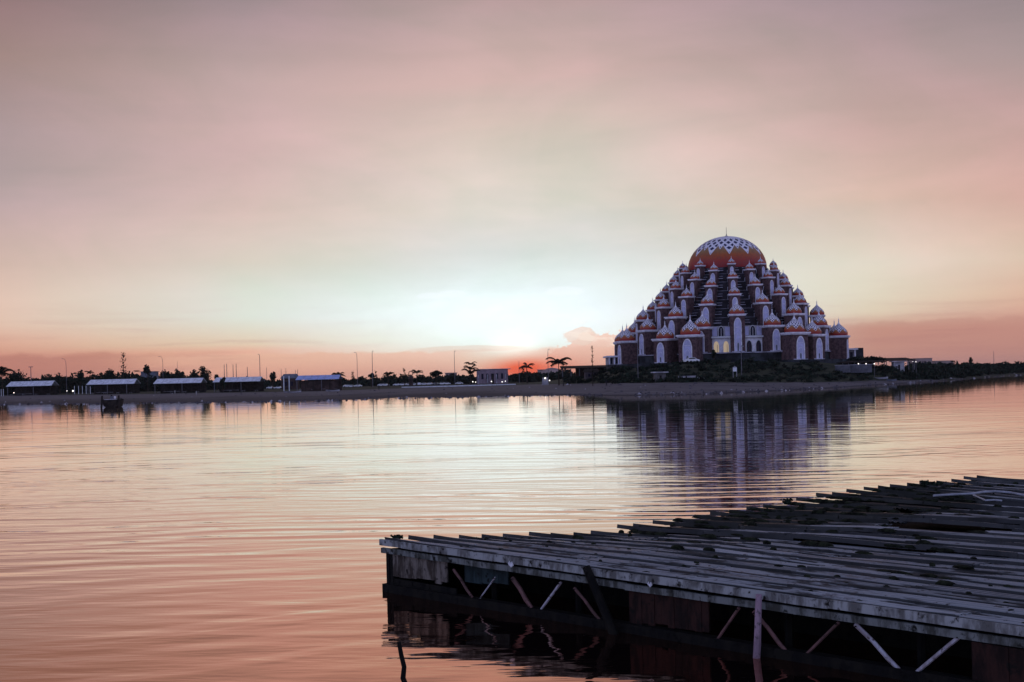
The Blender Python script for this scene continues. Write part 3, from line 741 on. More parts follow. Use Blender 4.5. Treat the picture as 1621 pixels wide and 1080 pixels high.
# billboard on two legs and small white kiosk
bb = thing('sign_board', (ray(1163.5, 595)[0]*318, 318, 2.6), 'small pale board on two thin legs below the mosque', 'sign')
bb.location.z = ground(bb.location.x, 318)-.1
mb = MB(); mb.box((0, 0, 2.4), (1.0, .12, 1.0), white); mb.add([(-.55, 0, 2.9), (.55, 0, 2.9), (0, 0, 3.3), (-.55, .12, 2.9), (.55, .12, 2.9), (0, .12, 3.3)], [(0, 1, 2), (5, 4, 3), (0, 2, 5, 3), (1, 4, 5, 2)], offw); mb.build('board', bb)
for sx in (-.45, .45):
    mb = MB(); mb.box((sx, 0, 1), (.1, .1, 2), offw); mb.build('leg', bb)
kk = thing('white_kiosk', (ray(863, 598)[0]*520, 520, 0), 'small white kiosk with bright lamp between the two palms', 'kiosk'); kk.location.z = ground(kk.location.x, 520)-.1; kk.scale = (1.3,)*3
mb = MB(); mb.add([(-1.1, 0, 0), (1.1, 0, 0), (.8, 0, 2.4), (-.8, 0, 2.4), (-1.1, 1, 0), (1.1, 1, 0), (.8, 1, 2.4), (-.8, 1, 2.4)], [(0, 1, 2, 3), (7, 6, 5, 4), (1, 5, 6, 2), (4, 0, 3, 7), (3, 2, 6, 7)], offw); mb.build('body', kk)
mb = MB(); mb.lathe([(.05, 1.95), (.2, 2.02), (.27, 2.2), (.2, 2.38), (.05, 2.45)], lampglow, 10, (0, -.3, 0)); mb.build('lamp_globe', kk)
# ------------------------------------------------------------------ street lamps, poles, masts
def street_lamp(px, ytop, D, label, arm=0.0, name='street_lamp', r=.09, cat='street lamp', group='street lamps along the far shore', head=True, tt=False, zg=None):
    if px < 870 and D < 500: D *= 1.75; r *= 1.5
    k, _ = ray(px, hor(px)); x = k*D; zg = ground(x, D)-.1 if zg is None else zg; H = at(px, ytop, D).z-zg
    o = thing(name, (x, D, zg), label, cat, group)
    p = MB()
    if arm: p.tube([(0, 0, 0), (0, 0, H*.8), (arm*.12, 0, H*.92), (arm*.45, 0, H*.985), (arm, 0, H)], [r, r*.8, r*.7, r*.6, r*.5], steel, 6)
    else: p.tube([(0, 0, 0), (0, 0, H)], [r, r*.6], steel, 6)
    p.build('pole', o)
    if head:
        h = MB()
        if tt: h.box((0, 0, H), (2.4, .3, .35), steel)
        else: h.box((arm*1.05+(.25 if arm >= 0 else -.25), 0, H+.02), (.8, .3, .18), steel); h.box((arm*1.05+(.25 if arm >= 0 else -.25), 0, H-.09), (.6, .22, .05), white)
        h.build('lamp_head', o)
    return o
street_lamp(105.5, 568, 400, 'leftmost curved street lamp, head bent to the left', -1.6)
street_lamp(258.5, 564, 402, 'curved street lamp over the third pavilion, head bent left', -1.6)
street_lamp(49.5, 581, 400, 'pale T-shaped pole above the leftmost pavilion', name='t_shaped_pole', tt=True, r=.2, cat='pole')
street_lamp(412, 561, 392, 'tall straight pole at the right end of the fourth pavilion', -.3, r=.13)
street_lamp(566, 558, 380, 'first tall lamp pole right of the blue roofed pavilion, paler', -.8)
street_lamp(590, 556, 378, 'second tall lamp pole, darker, above the flat dark bush', .2, r=.11)
street_lamp(720, 556, 380, 'tall lamp pole between the flat topped tree and ragged palm', .2)
street_lamp(822, 572, 395, 'short thin pole just left of the low sun', head=False, name='thin_pole', cat='pole', r=.1)
street_lamp(868, 553, 372, 'tall lamp pole left of the large palm', .4)
street_lamp(281.5, 572, 430, 'faint thin pole behind the third pavilion trees', head=False, name='thin_pole', cat='pole', r=.08)
street_lamp(1010, 553, 330, 'pale slim pole in front of the left end of the mosque', .1, r=.1)
street_lamp(1174, 548, 322, 'pale slim pole before the middle tower of the mosque', .1, r=.1)
street_lamp(1573.5, 556, 640, 'single thin mast on the hazy far right shore', head=False, name='thin_mast', cat='mast', r=.14)
for im_, (px, yt, lb) in enumerate(((355.5, 577, 0), (359.5, 576, 0), (369.5, 577, 0), (374.5, 576, 0), (392, 581, 1), (422.5, 582, 2), (445.5, 584, 3), (453, 583, 3), (468, 586, 4), (471.5, 585, 4))):
    street_lamp(px, yt, 440, [['leftmost', 'second', 'third', 'rightmost'][im_ % 4]+' thin mast in the cluster of four above the fourth pavilion', 'single short mast right of the cluster of four masts', 'thin mast right of the tall straight pole', ['left', 'right'][im_ % 2 == 1]+' thin mast above the small pitched grey house', ['left', 'right'][im_ % 2]+' thin mast above the left end of the blue roof'][lb],
        head=False, name='thin_mast', cat='mast', r=.17 if lb < 2 else .12, group='thin masts behind the beach pavilions')
for i, (px, y0, y1) in enumerate(((118, 611, 621), (124.5, 611, 622), (130.5, 611, 620), (136.5, 611, 622), (143, 612, 620), (149.5, 612, 620), (2, 616, 626), (5.5, 616, 628))):
    k, _ = ray(px, y1); D = 672; zt = at(px, y0, D).z; zb = ground(k*D, D); mb = MB(); mb.tube([(0, 0, -.1), (0, 0, zt-zb)], .15, white, 6)
    o = mb.build('white_post'); o.location = (k*D, D, zb); tag(o, ['leftmost', 'second', 'third', 'fourth', 'fifth', 'rightmost'][i]+' thin white post in the row by the second pavilion' if px > 10 else ['left', 'right'][i-6]+' thin white post at the left edge of the beach', 'post', 'thin white posts by the pavilions')
for px, D, lb in ((449.5, 560, 'left white gate post before the small pitched house'), (458, 560, 'right white gate post before the small pitched house')):
    k, _ = ray(px, 615); zb = ground(k*D, D); mb = MB(); H = at(px, 596, D).z-zb; mb.box((0, 0, H/2), (.4, .4, H), white); mb.box((0, 0, H+.1), (.45, .45, .2), white)
    o = mb.build('gate_post'); o.location = (k*D, D, zb); tag(o, lb, 'post')
# small lit lamps
def low_lamp(px, py, D, label, r=.28):
    r *= .6
    if px < 900: D *= 1.7; r *= 1.6
    p = at(px, py, D); zb = ground(p.x, D); o = thing('globe_lamp', (p.x, D, zb), label, 'lamp', 'small lit lamps on the far shore'); H = max(.4, p.z-zb)
    mb = MB(); mb.tube([(0, 0, -.1), (0, 0, H-r*.7)], .07, steel, 6); mb.build('post', o)
    mb = MB(); mb.lathe([(.03, -r), (r*.7, -r*.7), (r, 0), (r*.7, r*.7), (.03, r)], lampglow, 10, (0, 0, H)); mb.build('globe', o)
for px, py, D, lb, r in ((115.5, 619, 384, 'brightest lit lamp left of the second pavilion', .45), (106, 619, 384, 'fainter lit lamp just left of the brightest one', .25), (22, 622, 384, 'lit lamp under the leftmost pavilion', .28),
     (748.5, 604.5, 380, 'lit lamp at the left foot of the flat roofed building', .3), (753, 605, 380, 'second lit lamp beside the ragged palm', .25), (778, 604, 378, 'lit lamp before the middle of the flat roofed building', .3), (795, 604.5, 378, 'lit lamp near the right end of the flat roofed building', .3), (800, 603.5, 378, 'smaller lit lamp near the right end of the flat roofed building', .25),
     (870, 602.5, 348, 'lit lamp right of the small white kiosk', .3), (1359, 576, 368, 'first white lamp under the long right hand shed', .3), (1371, 576, 368, 'second white lamp under the long right hand shed', .3), (1384, 576, 368, 'third white lamp under the long right hand shed', .28), (1450, 573, 392, 'white lamp at the right end of the open shed', .22), (1445, 572.5, 392, 'fainter white lamp under the end of the open shed', .16)):
    low_lamp(px, py, D, lb, r)
# ------------------------------------------------------------------ parked cars
def car(bodym, name='parked_car', label='x', loc=(0, 0, 0), rz=0):
    o = thing(name, loc, label, 'car', 'cars parked behind the beach', rz)
    b = MB(); pr = [(-2.15, .35), (-2.15, .85), (-1.9, 1.0), (-1.35, 1.05), (-.85, 1.48), (.75, 1.5), (1.35, 1.02), (2.0, .9), (2.15, .7), (2.15, .35)]
    n = len(pr); vs = [(x, -.85, z) for x, z in pr]+[(x, .85, z) for x, z in pr]
    b.add(vs, [tuple(range(n)), tuple(range(2*n-1, n-1, -1))]+[(j, n+j, n+(j+1) % n, (j+1) % n) for j in range(n)], bodym); b.build('body', o)
    wv = MB()
    for s_ in (-1, 1): wv.add([(-1.1, .865*s_, 1.06), (-.75, .865*s_, 1.4), (.68, .865*s_, 1.42), (1.1, .865*s_, 1.04)], [(0, 1, 2, 3) if s_ > 0 else (3, 2, 1, 0)], carglass)
    wv.build('side_window', o)
    ws = MB(); ws.add([(.80, -.72, 1.485), (.80, .72, 1.485), (1.31, .74, 1.07), (1.31, -.74, 1.07)], [(3, 2, 1, 0)], carglass)
    for v in range(4): ws.v[v] = (ws.v[v][0]+.02, ws.v[v][1], ws.v[v][2]+.02)
    ws.build('windscreen', o)
    for x in (-1.35, 1.35):
        for y in (-.8, .8):
            q = MB(); q.tube([(x, y-.11, .33), (x, y+.11, .33)], .33, tyre, 12); q.build('wheel', o)
    for y in (-.6, .6):
        q = MB(); q.box((2.15, y, .72), (.06, .3, .16), white); q.build('headlight', o)
    return o
cw_ = mat('white_car_paint', (.78, .78, .80), .25, .05, 1, spec=.6); cg = mat('grey_car_paint', (.18, .18, .2), .25, .05, 1, spec=.6)
p1 = car(cw_, label='white car parked behind the beach right of the blue roofed pavilion'); p2 = car(cg, label='dark grey car parked among the white ones', name='parked_car')
spots = [(428, 612), (441, 610), (462, 609), (549, 610), (556, 611), (567, 608.5), (604, 607), (610, 609), (628, 606), (637, 604.5), (646, 605), (654, 604), (664, 606), (672, 605), (681, 607), (700, 604.5), (707, 605), (727, 604.5)]
zones = [(0, 470, 'white car parked left of the blue roofed pavilion'), (470, 575, 'white car parked right of the blue roofed pavilion'), (575, 620, 'white car parked near the small palm'), (620, 690, 'white car parked in the row around the ring topped tower'), (690, 760, 'white car parked left of the ragged palm')]
first = True
ORD = ['leftmost', 'second from left', 'third from left', 'fourth from left', 'fifth from left', 'sixth from left', 'seventh from left']; cnt = {}
for i, (px, py) in enumerate(spots):
    D = random.uniform(690, 720); k, _ = ray(px, py); loc = (k*D, D, ground(k*D, D)); rz = random.choice((0, PI, .25, -.3, PI/2.2)); lb = next(z[2] for z in zones if z[0] <= px < z[1]); cnt[lb] = cnt.get(lb, -1)+1; lb = ORD[cnt[lb]]+' '+lb
    if first: p1.location = loc; p1.rotation_euler = (0, 0, rz); p1['label'] = lb; first = False
    else: dup(p1, loc, rz, lb)
k, _ = ray(690, 606); p2.location = (k*690, 690, ground(k*690, 690)); p2['label'] = 'dark grey car parked below the flat topped tree'
k, _ = ray(1095, 580); dup(p1, (k*352, 352, ground(k*352, 352)+.2), .1, 'white car parked alone at the foot of the large left mosque tower', 'cars parked by the mosque')
k, _ = ray(462, 620); D = 336
# small boats and junk on the sand
def skiff(px, py, D, L, label, m, rz=0, name='small_boat', zoff=0, group='small boats drawn up on the beach'):
    D = Dg(px, py); p = at(px, py, D); o = thing(name, (p.x, D, ground(p.x, D)+zoff), label, 'boat', group, rz)
    sec = []
    for i in range(9):
        f = i/8; wv = .5*math.sin(PI*min(1, .12+f*.88))**.6 if f < 1 else .02; zz = .12*(2*f-1)**2
        sec.append((L*(f-.5), wv*L*.28, zz))
    b = MB(); vs = []
    for x, hw, zz in sec: vs += [(x, -hw, .55+zz*L*.3), (x, -hw*.55, .05+zz), (x, hw*.55, .05+zz), (x, hw, .55+zz*L*.3)]
    fs = [(i*4+j, i*4+j+1, (i+1)*4+j+1, (i+1)*4+j) for i in range(8) for j in range(3)]+[(0, 1, 2, 3)]
    b.add(vs, fs, m); b.build('hull', o)
    s_ = MB(); s_.box((0, 0, .42), (.25, L*.24, .05), offw); s_.box((-L*.25, 0, .42), (.25, L*.2, .05), offw); s_.build('seat', o)
    return o
skiff(463, 622, 334, 6.5, 'small pale boat lying left of the blue roofed pavilion', offw, .1)
skiff(527, 620, 330, 6.0, 'small pale boat lying before the brown pavilion front', offw, -.4)
skiff(1110, 602, 300, 3.0, 'small white boat upturned on the bank below the mosque', white, .9)
skiff(1392, 602, 366, 5.0, 'pale boat pulled up beneath the right grey wall panels', offw, -.5)
skiff(1412, 604, 368, 4.0, 'tilted grey boat at the right end of the mosque beach', greyblue, .6)
# moored wooden boat seen from astern at the left shore
k, _ = ray(175, 645); D = 268
bo = thing('moored_boat', (k*D, D, 0), 'dark wooden boat moored off the left beach, stern to the viewer', 'boat')
b = MB(); vs = []
for y, hw, zt in ((0, 1.75, 1.7), (1.5, 1.95, 1.45), (3, 1.85, 1.4), (5, 1.3, 1.6), (6.5, .1, 1.9)):
    vs += [(-hw, y, zt), (-hw*.85, y, .3), (-hw*.3, y, -.35), (hw*.3, y, -.35), (hw*.85, y, .3), (hw, y, zt)]
b.add(vs, [(i*6+j, i*6+j+1, (i+1)*6+j+1, (i+1)*6+j) for i in range(4) for j in range(5)]+[(0, 1, 2, 3, 4, 5)], darkwood); b.build('hull', bo)
b = MB(); b.box((0, .4, 1.68), (2.7, .9, .14), offw); b.build('deck_plank', bo)
for sx in (-1, 1):
    b = MB(); b.bar((1.9*sx, -.1, .0), (1.75*sx, .1, 2.5), .3, .35, darkwood); b.build('stern_post', bo)
b = MB(); b.box((.2, .5, 2.05), (.6, .5, .6), greyblue); b.box((.85, .5, 2.1), (.35, .4, .5), white); b.box((.1, .6, 2.45), (.3, .3, .3), darkwood); b.build('engine', bo)
# people strolling on the sand
def person(px, py, D, label, shirt, walk=.15):
    D = Dg(px, py); p = at(px, py, D); o = bpy.data.meshes.new('person'); zg = ground(p.x, D)
    J = {'pelvis': (0, 0, .92, .13), 'chest': (0, 0, 1.28, .16), 'neck': (0, 0, 1.48, .06), 'head': (0, -.02, 1.62, .10), 'top': (0, 0, 1.72, .07),
         'hl': (-.1, 0, .85, .09), 'kl': (-.11, -walk, .48, .065), 'al': (-.11, -walk*.6, .08, .045), 'tl': (-.11, -walk*.6-.16, .03, .035),
         'hr': (.1, 0, .85, .09), 'kr': (.11, walk*.3, .47, .065), 'ar': (.11, walk*1.4, .09, .045), 'tr': (.11, walk*1.4-.15, .03, .035),
         'sl': (-.19, 0, 1.4, .06), 'el': (-.24, .03, 1.13, .045), 'wl': (-.23, -.06, .88, .035), 'sr': (.19, 0, 1.4, .06), 'er': (.24, .03, 1.13, .045), 'wr': (.23, -.06, .88, .035)}
    nm = list(J); E = [('pelvis', 'chest'), ('chest', 'neck'), ('neck', 'head'), ('head', 'top'), ('pelvis', 'hl'), ('hl', 'kl'), ('kl', 'al'), ('al', 'tl'), ('pelvis', 'hr'), ('hr', 'kr'), ('kr', 'ar'), ('ar', 'tr'), ('chest', 'sl'), ('sl', 'el'), ('el', 'wl'), ('chest', 'sr'), ('sr', 'er'), ('er', 'wr')]
    o.from_pydata([J[n][:3] for n in nm], [(nm.index(a), nm.index(b)) for a, b in E], [])
    ob = bpy.data.objects.new('person', o); COL.objects.link(ob); o.materials.append(shirt)
    md_ = ob.modifiers.new('skin', 'SKIN')
    for i, n in enumerate(nm): o.skin_vertices[0].data[i].radius = (J[n][3],)*2; o.skin_vertices[0].data[i].use_root = (i == 0)
    ob.modifiers.new('sub', 'SUBSURF').levels = 1
    ob.location = (p.x, D, zg); tag(ob, label, 'person')
    return ob
dk = mat('dark_clothes', (.03, .03, .035), .9, .3, 3); pk = mat('pale_clothes', (.45, .42, .42), .9, .2, 3)
person(277, 624, 362, 'person in pale clothes standing before the third pavilion', pk)
person(311, 626, 352, 'person in white shirt at the right end of the third pavilion', pk, .05)
person(600, 618, 330, 'dark figure walking on the sand below the parked cars', dk)
person(892, 612, 300, 'dark figure crouched low on the sand below the large palm', dk).scale = (1, 1, .75)
person(960, 612, 296, 'dark figure on the sand below the grey violet cottage', dk, .25)
person(84, 622, 384, 'person in pale clothes right of the leftmost pavilion', pk, .1)
# stones and litter along the waterline
mb = MB(); ms_ = mat('shore_stone', (.11, .10, .11), .9, .4, 2)
for i in range(1100):
    px = random.uniform(-20, 1620); k, _ = ray(px, 625); pr = prof(k); D = pr[1]+random.uniform(-2.5, 5) if random.random() < .7 else random.uniform(pr[1], pr[2])
    x = k*D; z = ground(x, D); r = random.uniform(.15, .5)*random.choice((1, 1, 1, 1.7))
    c = Vector((x, D, max(z, -.05)+r*.15)); vs = [c+Vector((math.cos(a)*r*random.uniform(.7, 1.3), math.sin(a)*r, -r*.4)) for a in (0, 1.2, 2.5, 3.8, 5)]+[c+Vector((random.uniform(-.3, .3)*r, random.uniform(-.3, .3)*r, r*.45))]
    mb.add(vs, [(j, (j+1) % 5, 5) for j in range(5)], ms_ if random.random() < .85 else offw)
tag(mb.build('shore_stones'), 'scattered stones and litter along the waterline', 'stones', kind='stuff')
# ------------------------------------------------------------------ foreground half sunken roof
A = atz(611, 855, 1.1); E_ = atz(1621, 993, .98); B = atz(1566, 757, 1.12)
uw = Vector((E_.x-A.x, E_.y-A.y, 0)); LE = uw.length; uw.normalize()
vv = Vector((B.x-A.x, B.y-A.y, 0)); LV = vv.length; vv.normalize()
pts = []
for px, py in ((612, 856), (700, 852), (778, 850), (900, 845.5), (980, 837.5), (1030, 831.5), (1105, 818.5), (1154, 811.5), (1223, 802), (1278, 790), (1319, 783.5), (1387, 773.5), (1433, 769), (1499, 763), (1566, 756.5)):
    k, m = ray(px, py)   # A + s*vv on ray x=k*y
    s_ = (k*A.y-A.x)/(vv.x-k*vv.y); D = A.y+s_*vv.y; pts.append((s_, HC-m*D))
def edge_z(s):
    if s <= pts[0][0]: return pts[0][1]
    for a, b in zip(pts, pts[1:]):
        if s <= b[0]: return a[1]+(b[1]-a[1])*(s-a[0])/(b[0]-a[0])
    return pts[-1][1]
def roof_z(s, w_):
    """sagging roof surface: s across the rows, w along the sheets"""
    ee = A.z+(E_.z-A.z)*w_/LE
    f = min(1, w_/5.0); e = edge_z(s)
    z = e*(1-f)+(ee*max(0, 1-s/3.0)+(1.02+.05*math.sin(s*.6+w_*.2))*min(1, s/3.0))*f
    return z-.03
def RP(s, w_, dz=0): p = A+vv*s+uw*w_; return Vector((p.x, p.y, roof_z(s, w_)+dz))
ROOFL = LE*1.45
jetty = thing('collapsed_shed', (A.x, A.y, 0), 'half sunken shed with a long rusty corrugated roof in the foreground', 'shed')
def loc(p): return Vector(p)-Vector((A.x, A.y, 0))
rm = bpy.data.materials.new('weathered_corrugated_sheet'); rm.use_nodes = True; t = rm.node_tree; p = t.nodes['Principled BSDF']
uvn = t.nodes.new('ShaderNodeUVMap'); u, v, _ = sep(t, uvn.outputs[0])     # u = metres along the sheets, v = metres across the rows
n1 = noise(t, comb(t, u*.55, v*1.6, 0.0), 1, 5, .6); n2 = noise(t, comb(t, u*.9, v*9.0, 3.0), 1, 4, .6); n3 = noise(t, comb(t, u*5.0, v*6.0, 7.0), 1, 4, .65); n4 = noise(t, comb(t, u*.25, v*.3, 11.0), 1, 2)
at_n = t.nodes.new('ShaderNodeAttribute'); at_n.attribute_name = 'sheet'; sh = X(t, at_n.outputs['Fac'])
c = mix(t, sh, (.065, .072, .076), (.36, .38, .39))
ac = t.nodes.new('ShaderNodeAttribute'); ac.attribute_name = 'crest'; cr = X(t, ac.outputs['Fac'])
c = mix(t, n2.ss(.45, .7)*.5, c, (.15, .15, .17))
c = mix(t, (1.0-cr).ss(.55, .92)*.9, c, (.010, .010, .011)); c = mix(t, cr.ss(.8, 1.0)*n2.ss(.35, .6)*.7, c, (.46, .48, .50))  # crests worn lighter; grime in valleys and overlaps also stands in for gap shade
c = mix(t, n1.ss(.52, .60)*.92, c, (.012, .013, .012))
c = mix(t, n4.ss(.55, .7)*n3.ss(.45, .6)*.8, c, (.05, .028, .018))
c = mix(t, n3.ss(.60, .68)*.9, c, (.012, .013, .010))
rot = ((v-11.5)/5.0).m('POWER', 2)+((u-1.0)/3.6).m('POWER', 2)+(n1-.5)*1.6
c = mix(t, rot.ss(1.1, .75), c, (.010, .011, .008))
t.links.new(c.k, p.inputs['Base Color']); p.inputs['Specular IOR Level'].default_value = .35
wet = noise(t, comb(t, u*1.3, v*7.0, 61.0), 1, 3, .6).ss(.58, .66)*n4.ss(.62, .45)
rr_ = n1.ss(.4, .65)*.35+.38-wet*.30; t.links.new(rr_.k, p.inputs['Roughness'])
bmp = t.nodes.new('ShaderNodeBump'); bmp.inputs['Strength'].default_value = .5; bmp.inputs['Distance'].default_value = .01; t.links.new(n3.k, bmp.inputs['Height']); t.links.new(bmp.outputs[0], p.inputs['Normal'])
def build_roof():
    pitch = .62; rows = int(LV/pitch)+1; v_ = []; f_ = []; uv_ = []; att = []; cre = []
    rnd = random.Random(5)
    for i in range(rows):
        s0 = i*pitch; amp = .03 if s0 < 3.6 else .045
        amp += .07 if (rnd.random() < .22 and s0 > 3) else 0
        if i < 1: amp = .03
        rowdz = rnd.uniform(-.02, .02); w_ = rnd.uniform(-.10, .06)+.02; tone0 = rnd.random()
        if 4.3 < s0 < 6.0 : tone0 *= .3; rowdz -= .03
        flip = True
        while w_ < ROOFL:
            L = rnd.choice((1.8, 2.4, 2.4, 3.0)); L = min(L, ROOFL-w_+.01)
            if L < .3: break
            miss = rnd.random() < .05 and s0 > 4 and w_ > 1
            dz = rnd.uniform(0, .03)+rowdz; tilt = rnd.gauss(0, .008 if s0 < 4 else .02); sk = rnd.gauss(0, .012 if s0 < 4 else .035); tone = min(1, max(0, tone0*.7+rnd.random()*.6-.15))
            bend = rnd.gauss(0, .02)
            if not miss:
                NP = 41; NL = 9; b = len(v_)
                for a in range(NL):
                    wl = w_-.08+(L+.16)*a/(NL-1)
                    for j in range(NP):
                        q = j/(NP-1); s = s0-.03+(pitch+.05)*(q if j else .01)+sk*(a/(NL-1)-.5)
                        saw = (q if not flip else 1-q); AM = amp+.11*math.exp(-max(0, wl)/.8); zz = AM*(saw-.5)+.018*math.cos(2*PI*q*4)
                        zz += (-.10 if j == 0 else 0)
                        zz += dz+tilt*(a/(NL-1)-.5)+bend*(a/(NL-1)-.5)**2+.012*mnoise.noise(Vector((wl*1.3, s*1.5, 0)))
                        jag = 0
                        if a == 0 or a == NL-1: jag = .05*mnoise.noise(Vector((s*7, w_*3, 2)))
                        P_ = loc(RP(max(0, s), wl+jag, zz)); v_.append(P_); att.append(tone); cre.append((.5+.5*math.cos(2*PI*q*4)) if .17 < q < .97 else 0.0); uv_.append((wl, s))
                for a in range(NL-1):
                    for j in range(NP-1): f_.append((b+a*NP+j, b+(a+1)*NP+j, b+(a+1)*NP+j+1, b+a*NP+j+1))
            w_ += L
    me = bpy.data.meshes.new('roof_sheets'); me.from_pydata(v_, [], f_)
    a = me.attributes.new('sheet', 'FLOAT', 'POINT')
    for i, q in enumerate(att): a.data[i].value = q
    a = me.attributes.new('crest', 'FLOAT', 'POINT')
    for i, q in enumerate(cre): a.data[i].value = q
    l = me.uv_layers.new(name='UVMap')
    for p_ in me.polygons:
        for li, vi in zip(p_.loop_indices, p_.vertices): l.data[li].uv = uv_[vi]
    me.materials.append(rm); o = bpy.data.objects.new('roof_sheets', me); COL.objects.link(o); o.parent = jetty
    sm = o.modifiers.new('thick', 'SOLIDIFY'); sm.thickness = .012; sm.offset = -1
build_roof()
def stained(name, c1, c2, c3, sc=3.0):
    m = bpy.data.materials.new(name); m.use_nodes = True; t = m.node_tree; p = t.nodes['Principled BSDF']
    tc = t.nodes.new('ShaderNodeTexCoord'); x, y, z = sep(t, tc.outputs['Object'])
    a = noise(t, comb(t, x*2.2, y*2.2, z*.7), sc/2, 5, .65); b = noise(t, comb(t, x, y, z), sc*2, 4, .6)
    c = mix(t, a.ss(.42, .6), c1, c2); c = mix(t, b.ss(.55, .68), c, c3)
    t.links.new(c.k, p.inputs['Base Color']); p.inputs['Roughness'].default_value = .85; p.inputs['Specular IOR Level'].default_value = .1
    bm = t.nodes.new('ShaderNodeBump'); bm.inputs['Strength'].default_value = .6; bm.inputs['Distance'].default_value = .015; t.links.new(b.k, bm.inputs['Height']); t.links.new(bm.outputs[0], p.inputs['Normal'])
    return m
fas = stained('weathered_grey_timber', (.32, .34, .34), (.12, .12, .115), (.02, .018, .016), 3)
fas2 = stained('mossy_grey_timber', (.17, .185, .18), (.05, .052, .045), (.012, .012, .010), 3)
wsh = stained('stained_whitewash', (.17, .15, .13), (.05, .04, .033), (.02, .016, .014), 4)
rust = stained('rust_brown', (.036, .017, .014), (.014, .009, .008), (.012, .010, .009), 3)
soot = stained('wet_black_timber', (.006, .006, .006), (.012, .011, .009), (.003, .003, .003), 3)
teal = stained('faded_teal_board', (.035, .055, .06), (.02, .03, .032), (.008, .008, .008), 3)
redb = stained('flaking_red_paint', (.17, .09, .085), (.10, .06, .055), (.05, .03, .028), 5)
whb = stained('flaking_white_paint', (.42, .42, .48), (.28, .25, .27), (.09, .06, .05), 5)
nrm = Vector((uw.y, -uw.x, 0));
if nrm.dot(-A) < 0: nrm = -nrm        # outward, towards the camera
def ep(w_, z, out=0.0):
    p = A+uw*w_+nrm*out; return loc((p.x, p.y, z))
def ez(w_): return A.z+(E_.z-A.z)*w_/LE
# fascia and lower beam, in lengths
rnd = random.Random(3)
def beams(name, top, h_, th, out, m, jit, L0):
    w_ = -.12
    while w_ < ROOFL-.2:
        L = min(rnd.uniform(*L0), ROOFL-w_); mb = MB(); n = 6; d1, d2 = rnd.uniform(-jit, jit), rnd.uniform(-jit, jit)
        for q in range(n):
            a, b = w_+L*q/n, w_+L*(q+1)/n-.004*(q == n-1)
            za = ez(a)+top+d1+(d2-d1)*q/n+.012*mnoise.noise(Vector((a*1.5, 0, top))); zb = ez(b)+top+d1+(d2-d1)*(q+1)/n+.012*mnoise.noise(Vector((b*1.5, 0, top)))
            vs = []
            for ww, z in ((a, za), (b, zb)):
                for oo, zz in ((out, z-h_), (out+th, z-h_), (out+th, z), (out, z)): vs.append(ep(ww, zz, oo))
            fs = [(0, 4, 5, 1), (1, 5, 6, 2), (2, 6, 7, 3), (3, 7, 4, 0)]
            if q == 0: fs.append((0, 1, 2, 3))
            if q == n-1: fs.append((7, 6, 5, 4))
            mb.add(vs, fs, m)
        mb.build(name, jetty); w_ += L
beams('fascia_board', .02, .13, .05, .04, fas, .008, (3.4, 4.2))
beams('lower_beam', -.17, .11, .07, -.02, fas2, .012, (3.0, 4.4))
mb = MB(); mb.bar(ep(-.1, .07, -.05), ep(ROOFL, .05, -.05), .2, .2, soot); mb.build('bottom_chord', jetty)
mb = MB(); mb.bar(ep(-.1, -.05, -1.9), ep(ROOFL, -.05, -1.9), .12, 1.7, soot); mb.build('inner_wall', jetty)
def panel(w0, w1, zt, zb, out, m, name, n=14, th=.04):
    mb = MB()
    for i in range(n):
        a = w0+(w1-w0)*i/n; b = w0+(w1-w0)*(i+1)/n-.006; o_ = out+rnd.uniform(-.008, .008)
        zb_ = zb+rnd.uniform(-.02, .05); vs = []
        for ww in (a, b):
            for oo, zz in ((o_-th, zb_), (o_, zb_), (o_, ez(ww)+zt), (o_-th, ez(ww)+zt)): vs.append(ep(ww, zz, oo))
        mb.add(vs, [(0, 4, 5, 1), (1, 5, 6, 2), (2, 6, 7, 3), (3, 7, 4, 0), (0, 1, 2, 3), (7, 6, 5, 4)], m)
    return mb.build(name, jetty)
def wpx(px, py=None):
    """distance along the eave under a pixel column"""
    k, _ = ray(px, py or 950); return (k*A.y-A.x)/(uw.x-k*uw.y)
panel(wpx(612), wpx(622), -.28, .12, -.02, soot, 'corner_board', 2)
panel(wpx(622), wpx(707), -.29, .34, -.03, wsh, 'whitewashed_panel', 9)
panel(wpx(612), wpx(720), -.8, .10, -.05, soot, 'lower_panel', 8)
panel(wpx(722), wpx(790), -.31, .42, -.25, teal, 'teal_panel', 5)
panel(wpx(992), wpx(1118), -.30, .18, -.06, rust, 'rusty_panel', 12)
panel(wpx(1536), ROOFL, -.30, -.2, .0, rust, 'rusty_panel', 26)
def brace(x0, y0, x1, y1, m, wd=.07, out=.0):
    wa, wb = wpx(x0, y0), wpx(x1, y1)
    mb = MB()
    a, b = A+uw*wa, A+uw*wb
    za = HC-ray(x0, y0)[1]*a.y; zb = HC-ray(x1, y1)[1]*b.y
    pa, pb = ep(wa, za, out), ep(wb, zb, out); q1 = pa.lerp(pb, .37)+Vector((.006, 0, .008)); q2 = pa.lerp(pb, .71)-Vector((.005, 0, .006))
    mb.tube([pa, q1, q2, pb], [wd*.56, wd*.50, wd*.54, wd*.44], m, 5)
    for e_ in (pa.lerp(pb, .04), pa.lerp(pb, .95)): mb.tube([e_-nrm*.03, e_+nrm*.06], .012, soot, 5)
    mb.build('brace', jetty)
